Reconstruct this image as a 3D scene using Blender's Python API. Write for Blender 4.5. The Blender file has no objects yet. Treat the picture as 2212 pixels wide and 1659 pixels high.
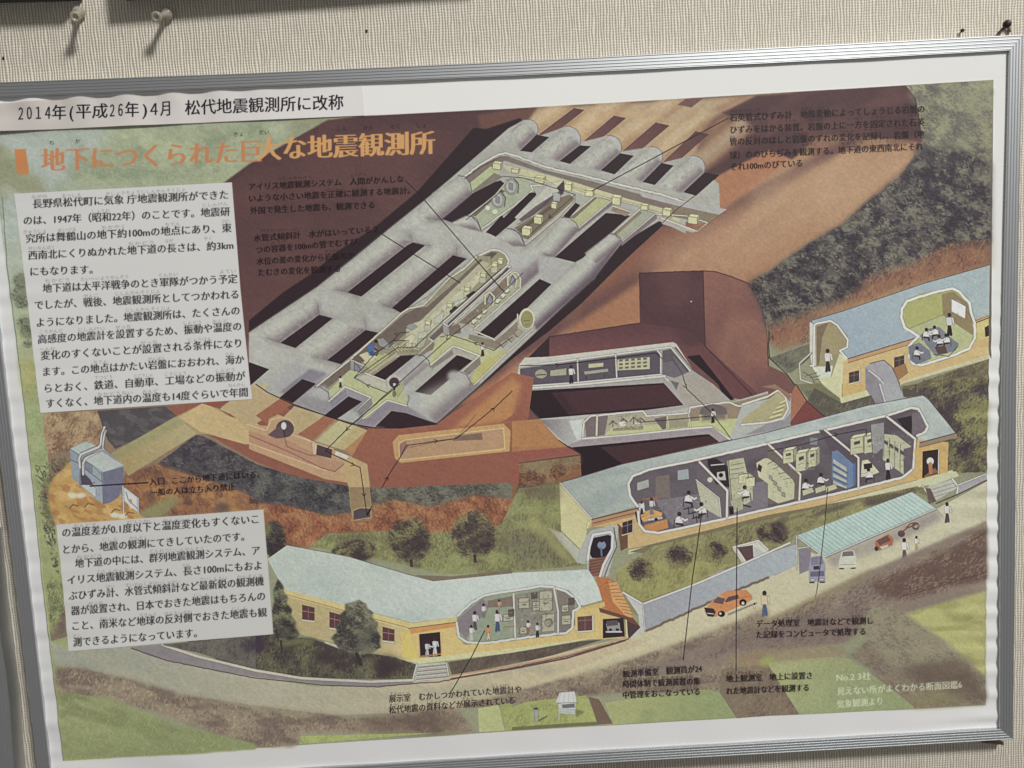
import bpy, math, random
import numpy as np
from mathutils import Matrix, Vector

random.seed(7)
rng = np.random.default_rng(11)
scene = bpy.context.scene

# ------------------------------------------------------------------ camera
HANG = 1.5                                  # height of the poster's centre above the floor
cam_data = bpy.data.cameras.new('camera')
cam_data.sensor_width = 36.0
cam_data.lens = 1660.0 / 2212.0 * 36.0
cam_data.clip_start = 0.02
cam_data.clip_end = 50.0
cam = bpy.data.objects.new('camera', cam_data)
scene.collection.objects.link(cam)
CAM_R = np.array([[0.9984587, 0.0544359, -0.0108122],
                  [-0.0162084, 0.0996875, -0.9948868],
                  [-0.0530797, 0.9935286, 0.1004162]])
CAM_C = np.array([-0.00508665, -0.71929083, 0.1183799])
mw = Matrix.Identity(4)
for i in range(3):
    for j in range(3):
        mw[i][j] = CAM_R[i, j]
    mw[i][3] = CAM_C[i] + (HANG if i == 2 else 0.0)
cam.matrix_world = mw
scene.camera = cam

# ------------------------------------------------------------------ room light
world = bpy.data.worlds.new('World')
scene.world = world
world.use_nodes = True
bg = world.node_tree.nodes['Background']
bg.inputs['Color'].default_value = (1.0, 0.97, 0.94, 1)
bg.inputs['Strength'].default_value = 0.19

def area(name, loc, target, size, size_y, power, col):
    l = bpy.data.lights.new(name, 'AREA')
    l.shape = 'RECTANGLE'
    l.size, l.size_y, l.energy, l.color = size, size_y, power, col
    o = bpy.data.objects.new(name, l)
    o.location = loc
    o.rotation_euler = (Vector(target) - Vector(loc)).to_track_quat('-Z', 'Y').to_euler()
    scene.collection.objects.link(o)
    return o
area('ceiling_lamp', (1.5, -2.2, HANG + 2.4), (0.0, 0, HANG), 0.5, 0.5, 112.0, (1.0, 0.985, 0.96))

scene.view_settings.view_transform = 'Standard'
scene.view_settings.look = 'None'
scene.view_settings.exposure = 0.0
scene.view_settings.gamma = 1.0
scene.view_settings.use_curve_mapping = False
scene.cycles.max_bounces = 6
scene.cycles.use_denoising = True

# ------------------------------------------------------------------ where things lie: a point of the photo on a plane y = const
def at(sx, sy, y=0.0):
    """photo pixel (4032 wide) -> (X, Z) on the plane Y = y, Z measured from the poster's centre."""
    sx = np.asarray(sx, float); sy = np.asarray(sy, float)
    dx = (sx / 1.82278 - 1106.0) / 1660.0
    dy = (sy / 1.82278 - 829.5) / 1660.0
    d = CAM_R @ np.stack([dx.ravel(), -dy.ravel(), -np.ones(dx.size)])
    t = (y - CAM_C[1]) / d[1]
    return (CAM_C[0] + t * d[0]).reshape(sx.shape), (CAM_C[2] + t * d[2]).reshape(sx.shape)

WALL_Y = 0.0145
FRONT_Y = -0.0034
WTL, WTR, WBL, WBR, PAPER_ALB, YARN = 206.0, 228.0, 186.0, 209.0, .80, .0027
WALL_A, WALL_B = (.36, .325, .255), (.80, .75, .645)
# ------------------------------------------------------------------ the printed picture, drawn into a bitmap that belongs to the paper
PPM = 2600.0
CX0, CX1, CZ0, CZ1 = -0.505, 0.475, -0.345, 0.345
CW, CH = int((CX1 - CX0) * PPM), int((CZ1 - CZ0) * PPM)
SRC = 0.6                                   # bitmap pixels per photo pixel
CAN = np.ones((CH, CW, 3), np.float32)
_T = [0.0, 0.0, 2212 / 1008.0]

def T(c, r):
    _T[:] = [1008.0 * c, 756.0 * r, 2212 / 1008.0]
def CROP(x0, y0, k):
    _T[:] = [x0, y0, k]

def nums(p):
    if isinstance(p, str):
        return np.array([[float(v) for v in q.split(',')] for q in p.split()])
    return np.asarray(p, float)
def to_can(p):
    p = nums(p)
    x, z = at(_T[0] + p[:, 0] / _T[2], _T[1] + p[:, 1] / _T[2])
    return np.stack([(x - CX0) * PPM, (CZ1 - z) * PPM], 1)

def box_of(q, pad=2):
    x0 = max(0, int(q[:, 0].min()) - pad); x1 = min(CW, int(q[:, 0].max()) + pad + 2)
    y0 = max(0, int(q[:, 1].min()) - pad); y1 = min(CH, int(q[:, 1].max()) + pad + 2)
    return x0, y0, x1, y1

def cover(a, b, box, ss=4):
    """even-odd coverage of the edges a->b inside box, exact along x, ss scanlines per pixel."""
    x0, y0, x1, y1 = box
    w, h = x1 - x0, y1 - y0
    out = np.zeros((max(h, 0), max(w, 0)), np.float32)
    if w <= 0 or h <= 0: return out
    ax, ay, bx, by = a[:, 0] - x0, (a[:, 1] - y0) * ss - .5, b[:, 0] - x0, (b[:, 1] - y0) * ss - .5
    sw = ay > by
    ax, bx = np.where(sw, bx, ax), np.where(sw, ax, bx)
    ay, by = np.where(sw, by, ay), np.where(sw, ay, by)
    lo = np.clip(np.ceil(ay), 0, h * ss).astype(int); hi = np.clip(np.ceil(by), 0, h * ss).astype(int)
    n = np.maximum(hi - lo, 0)
    if n.sum() == 0: return out
    idx = np.repeat(np.arange(len(n)), n)
    off = np.arange(n.sum()) - np.repeat(np.cumsum(n) - n, n)
    row = lo[idx] + off
    x = ax[idx] + (bx - ax)[idx] * ((row - ay[idx]) / np.maximum((by - ay)[idx], 1e-9))
    o = np.lexsort((x, row)); row, x = row[o], np.clip(x[o], 0, w - 1e-3)
    first = np.r_[True, row[1:] != row[:-1]]
    start = np.maximum.accumulate(np.where(first, np.arange(len(row)), 0))
    sgn = np.where((np.arange(len(row)) - start) % 2 == 0, 1.0, -1.0) / ss
    acc = np.zeros((h, w + 2), np.float64)
    ix = x.astype(int); f = x - ix
    np.add.at(acc, (row // ss, ix), sgn * (1 - f)); np.add.at(acc, (row // ss, ix + 1), sgn * f)
    return np.clip(np.cumsum(acc, 1)[:, :w], 0, 1).astype(np.float32)

def blur(m, s):
    if s <= 0: return m
    r = int(s * 2.5) + 1
    k = np.exp(-.5 * (np.arange(-r, r + 1) / s) ** 2); k /= k.sum()
    pad = [(r, r), (r, r)] + [(0, 0)] * (m.ndim - 2)
    p = np.pad(m, pad, mode='edge')
    t = sum(k[i] * p[i:i + m.shape[0]] for i in range(2 * r + 1))
    return sum(k[i] * t[:, i:i + m.shape[1]] for i in range(2 * r + 1)).astype(np.float32)

def poly_mask(pts, soft=0):
    q = to_can(pts)
    b = box_of(q, 2 + int(soft * 3))
    m = cover(q, np.roll(q, -1, 0), b)
    return blur(m, soft), b
def col(c):
    return np.array(c, np.float32) / 255.0
def put(b, m, c):
    x0, y0, x1, y1 = b
    if x1 <= x0 or y1 <= y0: return
    v = CAN[y0:y1, x0:x1]
    v += m[..., None] * (c - v)

def F(pts, c, a=1.0, s=0):
    m, b = poly_mask(pts, s); put(b, m * a, col(c))
    if a == 1 and s == 0 and 4 < max(b[2] - b[0], b[3] - b[1]) < 48:      # small drawn objects get a pen outline
        L(pts, 1.5 * _T[2], (58, 48, 46), .42, True)

def grid(b):
    return np.meshgrid(np.arange(b[0], b[2]) + .5, np.arange(b[1], b[3]) + .5)
def G(pts, c0, c1, ends, a=1.0, s=0):
    m, b = poly_mask(pts, s); e = to_can(ends); d = e[1] - e[0]
    X, Y = grid(b)
    t = np.clip(((X - e[0, 0]) * d[0] + (Y - e[0, 1]) * d[1]) / (d @ d), 0, 1)[..., None].astype(np.float32)
    put(b, m * a, col(c0) * (1 - t) + col(c1) * t)

def BAND(quad, stops, a=1.0, s=0):
    """quad a0 a1 b1 b0: colours run from edge a0-a1 across to edge b0-b1."""
    m, b = poly_mask(quad, s); q = to_can(quad)
    X, Y = grid(b)
    def dist(p, r):
        t = r - p; n = np.array([-t[1], t[0]]) / (np.hypot(*t) + 1e-9)
        return np.abs((X - p[0]) * n[0] + (Y - p[1]) * n[1])
    d0, d1 = dist(q[0], q[1]), dist(q[3], q[2])
    t = d0 / (d0 + d1 + 1e-6)
    ts = [u[0] for u in stops]
    C = np.stack([np.interp(t, ts, [u[1][k] / 255.0 for u in stops]) for k in range(3)], 2).astype(np.float32)
    put(b, m * a, C)

def L(pts, w, c, a=1.0, closed=False, rough=0.0, s=0):
    if w >= 8 and s == 0 and a == 1 and min(c) > 150 and sum(c) > 540:    # pale cut edges: pen line on both sides
        L(pts, w * 1.15 + 3.4 * _T[2], (64, 54, 52), .5, closed); w = w * 1.15
    q = to_can(pts); w = w * SRC / _T[2]; rough = rough * .5 / _T[2]
    if closed: q = np.vstack([q, q[:1]])
    if rough:
        out = []
        for p, r in zip(q[:-1], q[1:]):
            k = max(1, int(np.hypot(*(r - p)) / 7))
            out += [p + (r - p) * i / k + (rng.normal(0, rough * SRC, 2) if i else 0) for i in range(k)]
        q = np.array(out + [q[-1]])
    b = box_of(q, int(w) + 3 + int(3 * s))
    if b[2] <= b[0] or b[3] <= b[1]: return
    m = np.zeros((b[3] - b[1], b[2] - b[0]), np.float32)
    for p, r in zip(q[:-1], q[1:]):
        sb = box_of(np.array([p, r]), int(w) + 3)
        sb = (max(sb[0], b[0]), max(sb[1], b[1]), min(sb[2], b[2]), min(sb[3], b[3]))
        if sb[2] <= sb[0] or sb[3] <= sb[1]: continue
        X, Y = grid(sb); d = r - p
        t = np.clip(((X - p[0]) * d[0] + (Y - p[1]) * d[1]) / (d @ d + 1e-9), 0, 1)
        dd = np.hypot(X - p[0] - t * d[0], Y - p[1] - t * d[1])
        v = m[sb[1] - b[1]:sb[3] - b[1], sb[0] - b[0]:sb[2] - b[0]]
        np.maximum(v, np.clip(max(w, 1) / 2 + .5 - dd, 0, 1) * min(1, w ** .7), out=v)
    put(b, blur(m, s) * a, col(c))

def E(x, y, rx, ry, c, a=1.0, s=0, rot=0.0):
    t = np.linspace(0, 2 * np.pi, 28, endpoint=False); r = math.radians(rot)
    px, py = rx * np.cos(t), ry * np.sin(t)
    F(np.stack([x + px * math.cos(r) - py * math.sin(r), y + px * math.sin(r) + py * math.cos(r)], 1), c, a, s)

def vnoise(b, sx, sy, ang=0.0, octaves=2, seed=None):
    """value noise, feature size sx along direction ang and sy across it (photo pixels), roughly 0..1"""
    X, Y = grid(b); r = math.radians(ang)
    u = (X * math.cos(r) + Y * math.sin(r)); v = (-X * math.sin(r) + Y * math.cos(r))
    out = np.zeros(X.shape, np.float32); amp = tot = 0; amp = 1.0
    g = np.random.default_rng(seed if seed is not None else int(rng.integers(1 << 30)))
    for o in range(octaves):
        U = u / (sx * SRC) * 2 ** o; V = v / (sy * SRC) * 2 ** o
        iu, iv = np.floor(U).astype(int), np.floor(V).astype(int)
        fu, fv = U - iu, V - iv
        fu, fv = fu * fu * (3 - 2 * fu), fv * fv * (3 - 2 * fv)
        tab = g.random((256, 256), dtype=np.float32)
        A = lambda i, j: tab[i & 255, j & 255]
        out += amp * ((A(iu, iv) * (1 - fu) + A(iu + 1, iv) * fu) * (1 - fv) + (A(iu, iv + 1) * (1 - fu) + A(iu + 1, iv + 1) * fu) * fv)
        tot += amp; amp *= .55
    return out / tot

def N(pts, c, a, sx, sy=None, ang=0.0, lo=.45, hi=.7, s=0, oct=2):
    """blotches of colour c inside the outline"""
    m, b = poly_mask(pts, s)
    if m.size == 0: return
    n = vnoise(b, sx, sy or sx, ang, oct)
    put(b, m * a * np.clip((n - lo) / (hi - lo), 0, 1).astype(np.float32), col(c))

def S(pts, cols, n, ln, w, ang, angj=20, a=.8, ns=40, s=0, curl=0.0):
    """n short pencil strokes inside the outline; a slow noise picks the colour so that strokes gather in clumps"""
    m, b = poly_mask(pts, s)
    h, wd = m.shape
    if h < 3 or wd < 3: return
    field = vnoise(b, ns, ns, ang, 2)
    px, py = rng.random(n) * wd, rng.random(n) * h
    keep = m[py.astype(int), px.astype(int)] > .3
    px, py = px[keep], py[keep]; n = len(px)
    if n == 0: return
    v = field[py.astype(int), px.astype(int)]
    rank = np.argsort(np.argsort(v)) / n + rng.normal(0, .22, n)
    ci = np.clip((rank * len(cols)).astype(int), 0, len(cols) - 1)
    pal = np.array(cols, np.float32) / 255.0
    th = np.radians(ang + rng.normal(0, angj, n))
    ll = ln * SRC * rng.uniform(.5, 1.3, n); K = max(3, int(ln * SRC * 1.4))
    lay = np.zeros((h, wd, 3), np.float32); al = np.zeros((h, wd), np.float32)
    ww = max(1, int(round(w * SRC)))
    for k in range(K):
        t = k / (K - 1) - .5
        thk = th + curl * t
        x, y = px + np.cos(thk) * ll * t, py + np.sin(thk) * ll * t
        for i in range(ww):
            for j in range(ww):
                ix, iy = (x + i).astype(int), (y + j).astype(int)
                ok = (ix >= 0) & (iy >= 0) & (ix < wd) & (iy < h)
                lay[iy[ok], ix[ok]] = pal[ci[ok]] * rng.uniform(.93, 1.07, (ok.sum(), 1)); al[iy[ok], ix[ok]] = 1
    al = blur(al, .6); lb = blur(lay * (al[..., None] > 0), .6)
    c = lb / np.maximum(blur((lay.sum(2) > 0).astype(np.float32), .6), .05)[..., None]
    put(b, np.clip(al, 0, 1) * m * a, np.clip(c, 0, 1))

def PERSON(x, y, h, top=(205, 203, 196), legs=(60, 52, 60), lean=0.0):
    """little drawn figure; x,y = feet, h = height, tile pixels"""
    k = h
    L([[x - .05 * h, y], [x - .02 * h, y - .28 * h], [x, y - .47 * h]], .13 * k, legs)
    L([[x + .08 * h, y - .02 * h], [x + .05 * h, y - .26 * h], [x, y - .47 * h]], .12 * k, legs)
    F([[x - .12 * h, y - .44 * h], [x - .15 * h + lean * h, y - .78 * h], [x + lean * h, y - .84 * h], [x + .15 * h + lean * h, y - .78 * h], [x + .11 * h, y - .44 * h]], top)
    L([[x + .15 * h + lean * h, y - .76 * h], [x + .2 * h, y - .52 * h]], .07 * k, top)
    E(x + lean * h * 1.2, y - .91 * h, .085 * h, .1 * h, (62, 50, 48))

def SEATED(x, y, h=1.0, flip=1, top=(216, 216, 208)):
    F([[x - 44 * h * flip, y + 26 * h], [x - 34 * h * flip, y - 22 * h], [x - 6 * h, y - 38 * h], [x + 22 * h * flip, y - 18 * h], [x + 30 * h * flip, y + 24 * h]], top)
    L([[x + 18 * h * flip, y - 16 * h], [x + 44 * h * flip, y + 2 * h], [x + 62 * h * flip, y - 8 * h]], 15 * h, top)
    L([[x - 30 * h * flip, y + 28 * h], [x + 22 * h * flip, y + 38 * h], [x + 26 * h * flip, y + 66 * h]], 17 * h, (56, 48, 54))
    L([[x - 46 * h * flip, y], [x - 50 * h * flip, y + 62 * h]], 7 * h, (66, 56, 54))
    E(x - 4 * h, y - 54 * h, 17 * h, 18 * h, (56, 46, 44))

def TREE(x, y, rx, ry, cols, n, lean=0):
    """a bushy drawn tree around x,y"""
    t = np.linspace(0, 2 * np.pi, 26, endpoint=False)
    rr = 1 + rng.normal(0, .07, 26)
    S(np.stack([x + rx * rr * np.cos(t), y + ry * rr * np.sin(t)], 1), cols, n, 16, 3.4, -160 + lean, 35, .9, 45, s=2.5)

def ARROW(x, y, ang, c=(40, 30, 34), ln=32, w=5):
    for d in (150, -150):
        r = math.radians(ang + d)
        L([[x, y], [x + ln * math.cos(r), y + ln * math.sin(r)]], w, c)

def edges_of(me):
    me.calc_loop_triangles()
    n = len(me.vertices)
    co = np.empty(n * 3); me.vertices.foreach_get('co', co); co = co.reshape(-1, 3)[:, :2]
    tri = np.empty(len(me.loop_triangles) * 3, int); me.loop_triangles.foreach_get('vertices', tri); tri = tri.reshape(-1, 3)
    e = np.vstack([tri[:, [0, 1]], tri[:, [1, 2]], tri[:, [2, 0]]])
    return co, e

_curve = bpy.data.curves.new('lettering_source', 'FONT')
_ob = bpy.data.objects.new('lettering_source', _curve)
scene.collection.objects.link(_ob)
def TXT(s, x0, y0, x1, y1, h, c, a=1.0, bold=0.0, soft=0.0, worn=0.0, thin=0.0):
    """writing whose first letter starts at x0,y0 (baseline) and last letter ends at x1,y1; h = letter height"""
    _curve.body = s; _curve.size = 1.0; _curve.resolution_u = 2; _curve.offset = 0
    dg = bpy.context.evaluated_depsgraph_get(); dg.update()
    ev = _ob.evaluated_get(dg); me = ev.to_mesh()
    co, e = edges_of(me)
    ev.to_mesh_clear()
    if len(co) == 0: return
    lo, hi = co[:, 0].min(), co[:, 0].max()
    u = (co[:, 0] - lo) / (hi - lo)
    dx, dy = x1 - x0, y1 - y0; ln = math.hypot(dx, dy)
    v = (co[:, 1] + .06) * h / .9
    q = to_can(np.stack([x0 + dx * u + v * dy / ln * .35, y0 + dy * u - v * dx / ln], 1))
    b = box_of(q, 5)
    # every triangle is filled once: summed signed coverage, so joints inside a letter leave no seams
    m = tri_cover(q, e, b)
    dx = bold if bold >= 1 else bold * 60      # heavier uprights, thin cross strokes, like the printed Mincho face
    if thin:
        m = m * (1 - thin) + np.minimum(m, np.roll(m, 1, 0)) * thin
    base = m
    k = 1
    while dx > 0:
        m = np.maximum(m, min(1, dx) * np.roll(base, (k + 1) // 2 * (1 if k % 2 else -1), 1)); dx -= 1; k += 1
    m = blur(m, soft)
    if worn: m = m * np.clip(1.25 - worn * 1.6 * vnoise(b, 9, 9, 0, 2), 0, 1)
    put(b, np.clip(m * 1.05, 0, 1) * a, col(c))

def tri_cover(q, e, b, ss=3):
    """all triangles turned the same way round: inner edges cancel, letters that overlap stay filled"""
    n = len(e) // 3
    t = np.stack([e[:n, 0], e[n:2 * n, 0], e[2 * n:, 0]], 1)
    p = q[t]
    ar = (p[:, 1, 0] - p[:, 0, 0]) * (p[:, 2, 1] - p[:, 0, 1]) - (p[:, 1, 1] - p[:, 0, 1]) * (p[:, 2, 0] - p[:, 0, 0])
    t[ar < 0] = t[ar < 0][:, ::-1]
    o = np.vstack([t[:, [0, 1]], t[:, [1, 2]], t[:, [2, 0]]])
    return nz_cover(q[o[:, 0]], q[o[:, 1]], b, ss)

def nz_cover(a, b_, box, ss=3):
    """non-zero winding coverage (letters made bold overlap themselves)"""
    x0, y0, x1, y1 = box
    w, h = x1 - x0, y1 - y0
    if w <= 0 or h <= 0: return np.zeros((max(h, 0), max(w, 0)), np.float32)
    sx = 3
    ax, ay, bx, by = (a[:, 0] - x0) * sx, (a[:, 1] - y0) * ss - .5, (b_[:, 0] - x0) * sx, (b_[:, 1] - y0) * ss - .5
    sw = ay > by; sg = np.where(sw, -1, 1)
    ax, bx = np.where(sw, bx, ax), np.where(sw, ax, bx)
    ay, by = np.where(sw, by, ay), np.where(sw, ay, by)
    lo = np.clip(np.ceil(ay), 0, h * ss).astype(int); hi = np.clip(np.ceil(by), 0, h * ss).astype(int)
    n = np.maximum(hi - lo, 0); idx = np.repeat(np.arange(len(n)), n)
    row = lo[idx] + np.arange(n.sum()) - np.repeat(np.cumsum(n) - n, n)
    x = ax[idx] + (bx - ax)[idx] * ((row - ay[idx]) / np.maximum((by - ay)[idx], 1e-9))
    ix = np.clip(np.ceil(x - .5), 0, w * sx).astype(int)
    acc = np.zeros((h * ss, w * sx + 1), np.int32)
    np.add.at(acc, (row, ix), sg[idx])
    m = (np.cumsum(acc, 1)[:, :w * sx] != 0).astype(np.float32)
    return m.reshape(h, ss, w, sx).mean((1, 3))
# ------------------------------------------------------------------ the illustration
PAPER = (226, 225, 221)
BROWN, BROWN2, PIT = (86, 60, 62), (108, 73, 70), (50, 36, 41)
TUN = (172, 172, 162)
ORANGE, RUST, TAN = (176, 136, 102), (150, 104, 86), (184, 160, 126)
OCHRE, CREAM, WHITE = (196, 164, 104), (206, 200, 158), (216, 216, 206)
FLOOR, ROOF, LILAC = (186, 187, 140), (160, 174, 172), (122, 112, 116)
GRASS, DGREEN, DARK = (150, 155, 98), (92, 90, 78), (44, 34, 38)
INK = (38, 30, 34)
TSTOPS = [(0, (156, 154, 146)), (.14, (178, 178, 168)), (.45, (186, 187, 175)), (.66, (168, 164, 156)), (.86, (134, 122, 125)), (1, (120, 108, 114))]
FOREST = [(66, 60, 66), (82, 78, 80), (98, 96, 92), (120, 118, 104), (140, 138, 112)]

T(0, 0)
F("-400,400 9400,0 9400,7000 -400,7000", PAPER)
PRINT = "-90,1142 1000,1085 2212,1035 3152,1000 4424,938 6636,808 8581,690 8560,1660 8536,3318 8520,4977 8516,6092 6636,6185 4424,6314 2212,6462 545,6572 360,4977 190,3318 10,1930"
F(PRINT, (150, 152, 122))
# sky and far trees at the upper left
G("-90,1142 2500,1030 2300,1700 1900,1600 0,1700 10,1930 175,3318 400,3318 400,1600", (172, 181, 174), (168, 177, 154), "0,1200 1900,1500", 1, 10)
F("1000,1090 2500,1030 2250,1640 500,1650 620,1500 900,1250", (162, 170, 136), .9, 14)
N("800,1100 2500,1030 2250,1640 450,1660", (138, 150, 122), .75, 90, 60, 0, .45, .7, 12, 3)
N("900,1090 2450,1040 2250,1500 900,1400", (184, 190, 154), .6, 70, 60, 0, .5, .72, 12, 3)
S("560,1430 900,1300 2200,1090 1990,1570 600,1640", [(128, 140, 118), (146, 158, 130), (160, 170, 138), (182, 190, 156)], 1500, 12, 4, 20, 60, .35, 40, 8)
N("0,1150 900,1100 600,1640 0,1900", (186, 194, 184), .4, 120, 60, 30, .5, .75, 12)
# narrow strip at the far left
G("0,1900 260,1700 520,3400 700,4977 560,6560 360,4977 190,3318", (174, 184, 172), (166, 172, 128), "60,2000 250,3200")
T(0, 1)
for (x, y, rx, ry) in ((180, 770, 60, 70), (170, 880, 75, 60), (190, 965, 60, 40), (220, 1130, 70, 50), (240, 1210, 60, 60), (250, 1310, 50, 30)):
    E(x, y, rx, ry, (112, 118, 94), .75, 5)
    TREE(x, y, rx, ry, [(84, 90, 76), (108, 114, 92), (130, 138, 110)], 90)
T(0, 2)
G("195,0 400,0 700,3200 545,3200", (158, 168, 122), (152, 158, 110), "200,0 450,1659")
F("160,-220 330,-220 345,120 190,120", (172, 168, 112), .8, 8)
S("190,0 380,0 560,1200 480,1200 330,900", [(132, 146, 98), (154, 166, 116), (166, 178, 128)], 700, 16, 4, 90, 40, .5)
# brown body of the hill
T(0, 0)
G("2827,1040 3152,1000 4424,938 6636,808 7828,738 7916,850 7966,1220 7936,1330 7796,1500 7606,1659 7276,2050 6996,2200 6646,2450 6300,2600 6300,4300 2600,4300 2000,3200 1850,1640 2150,1420", BROWN, (112, 78, 74), "3200,1200 3800,3400", 1, 1.5)
N("2827,1040 4424,938 6636,808 7828,738 7966,1220 7606,1659 6300,2600 6300,4300 2600,4300 2000,3200 1850,1640", (118, 82, 76), .35, 220, 160, 0, .45, .75)
# lit orange flank, upper right
T(2, 0)
F("220,930 1500,860 2212,808 2450,800 2300,930 2212,1000 1900,1000 1820,975 1660,1080 1500,1659 0,1659 -100,1100", TAN, 1, 5)
G("3650,800 1300,2300 -500,3500 700,3300 2100,2420 2400,2350 3800,1659 3470,1300 3520,1200 2700,1150 2450,1290 1660,1500 1300,1900 2050,1650", ORANGE, (164, 112, 84), "2900,1500 500,3100", 1, 6)
for q in ["-20,1130 110,1035 212,1160 70,1300", "170,1315 460,1092 585,1250 405,1395", "500,1415 825,1172 935,1320 765,1475", "890,1500 1185,1270 1290,1400 1125,1570", "1240,1595 1540,1348 1660,1485 1460,1665"]:
    p = nums(q); ax = (p[1] - p[0]) / np.hypot(*(p[1] - p[0])); far = 760 if p[0][0] < 800 else 560
    BAND([p[1] - ax * 60, p[1] + ax * far, p[2] + ax * far, p[2] - ax * 60], [(0, (176, 146, 110)), (.2, (196, 172, 136)), (.5, (202, 180, 144)), (.8, (180, 148, 112)), (1, (158, 122, 94))], .75, 5)
F("1790,1512 2212,1290 2400,1380 1850,1800 1600,1950 1450,1900", (176, 122, 90), 1, 4)
F("1300,1940 1800,1850 2100,1760 1700,2000 -600,3300 -500,2950 1000,2150", (148, 98, 78), .8, 14)
G("1800,1880 2600,1400 3400,1320 3300,1500 2500,2000 1900,2420 1100,2360 1300,2100", (186, 150, 118), (174, 134, 106), "2400,1500 1400,2300", .9, 22)
N("3400,1200 2400,1350 1000,2400 -400,3350 800,3200 2100,2400 3500,1700", (196, 160, 126), .35, 200, 70, -38, .5, .75, 6)
N("2100,1000 200,940 -100,1200 1500,1659", (206, 176, 132), .5, 160, 60, -38, .5, .7, 5)
N("2100,1000 200,940 -100,1200 1500,1659", (166, 124, 92), .5, 160, 60, -38, .55, .75, 5)
F("2212,820 3440,740 3510,850 3560,1220 2660,1160 2420,1380 2212,1290 1790,1512 1660,1490 2212,1190 2500,1010 2212,1010 1900,1010 1810,975 2110,825", BROWN, 1, 2)
F("1800,985 1720,950 1960,830 2110,825", (150, 104, 84), .5, 5)
N("2212,820 3440,740 3560,1220 2420,1380 2212,1290", (112, 78, 74), .5, 160, 60, -10, .45, .7)
for q in ("240,1165 330,1185 625,950 540,935", "590,1250 690,1265 985,1020 885,1000", "945,1320 1060,1340 1360,1085 1245,1060", "1300,1410 1400,1425 1700,1160 1590,1135"):
    p = nums(q); G(q, (122, 84, 78), (92, 64, 64), [p[0], p[2]])
    L([p[0], p[3]], 5, (64, 44, 46), .8)
F("1430,905 1550,930 1650,850 1500,856", (118, 86, 84))
F("0,938 220,928 140,1040 0,1090 -260,1140 -300,1000", (110, 76, 68), 1, 3)
L("240,1160 540,935", 4, (80, 58, 56))
# ------------------------------------------------------------------ the pit with its tunnels
T(1, 1)
PITP = "1880,-555 1990,-545 2280,-640 2426,-494 2534,-473 2894,-395 3264,-313 3608,-229 4002,-147 3830,20 4000,160 3500,290 3282,490 3112,660 2812,960 2542,1190 2212,1440 1560,2010 1250,2037 1020,2034 820,2004 600,1929 300,1824 100,1729 -60,1659 -60,1110 230,870 500,690 700,515 1000,325 1390,0"
F(PITP, PIT, 1, 1)
T(2, 1)
F("1300,290 1070,500 900,660 600,960 330,1190 0,1440 -652,1990 -800,2010 -1200,1700 -1000,600 900,100 1300,240", PIT)
T(1, 1)
NET = "-60,1215 530,820 860,560 1100,360 1520,20 2180,-550 2310,-620 2360,-580 2420,-500 2380,-460 2660,-560 2800,-430 3030,-485 3150,-350 3420,-390 3500,-250 3740,-310 3870,-180 4000,-70 4010,185 3900,270 3500,240 3160,440 2930,720 2420,1210 1940,1659 1560,1995 1250,1900 1110,2037 1000,2034 600,1930 330,1830 -60,1680"
F(NET, TUN, 1, .8)
N(NET, (186, 187, 180), .3, 110, 60, -38, .45, .7)
N(NET, (152, 148, 146), .22, 60, 30, -38, .52, .75)
SEG = ["1100,360 1650,-75 1870,0 1600,240", "530,820 1100,360 1345,430 790,862", "-60,1215 530,820 550,1055 205,1300",
       "910,900 1500,460 1745,545 1172,1002", "340,1345 660,1090 955,1190 615,1452"]
for q in SEG:
    BAND(q, TSTOPS, .95, 2.5); S(q, [(146, 138, 138), (164, 160, 154), (182, 182, 172), (192, 193, 182)], 600, 9, 3, -38, 14, .3, 18, 3)
T(2, 0)
for q in ("-20,1130 110,1035 212,1160 70,1300", "170,1315 460,1092 585,1250 405,1395", "500,1415 825,1172 935,1320 765,1475", "890,1500 1185,1270 1290,1400 1125,1570", "1240,1595 1540,1348 1660,1485 1460,1665"):
    p = nums(q)
    ax = (p[1] - p[0]) / np.hypot(*(p[1] - p[0])); tt = np.linspace(0, 1, 14)[:, None]
    arc = p[1] * (1 - tt) + p[2] * tt + ax * 58 * np.sin(np.pi * tt) ** .7
    F(np.vstack([p[:1], arc, p[3:]]), (178, 179, 174), 1, .6)
    BAND(q, TSTOPS, 1, 2.5); N(q, (126, 114, 118), .25, 14, 8, -38, .5, .75, 1)
    L(arc, 5, (84, 70, 70), .75)
T(2, 1)
for q in ("60,520 440,225 582,320 350,558", "545,608 840,365 950,430 700,760", "110,1010 545,608 720,740 215,1195"):
    BAND(q, TSTOPS[:3] + [(.62, (160, 156, 154)), (.8, (118, 106, 112)), (.92, (98, 86, 94)), (1, (120, 110, 114))], 1, 2.5)
BAND("-260,560 60,520 230,560 -100,700", [(0, (182, 184, 180)), (1, (176, 178, 174))], .8, 8)
BAND("60,690 230,560 235,690 80,830", [(0, (160, 150, 152)), (1, (112, 100, 106))], 1, 3)
F("235,560 420,600 430,720 345,790 235,745", (172, 170, 165), 1, 3)
E(500, 258, 66, 44, (180, 182, 178), 1, 2, 30); L("432,225 500,222 560,262 575,318", 4, (92, 84, 84))
E(860, 385, 50, 34, (180, 182, 178), 1, 2, 30); L("830,365 890,370 935,428", 4, (92, 84, 84))
T(1, 1)
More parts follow.
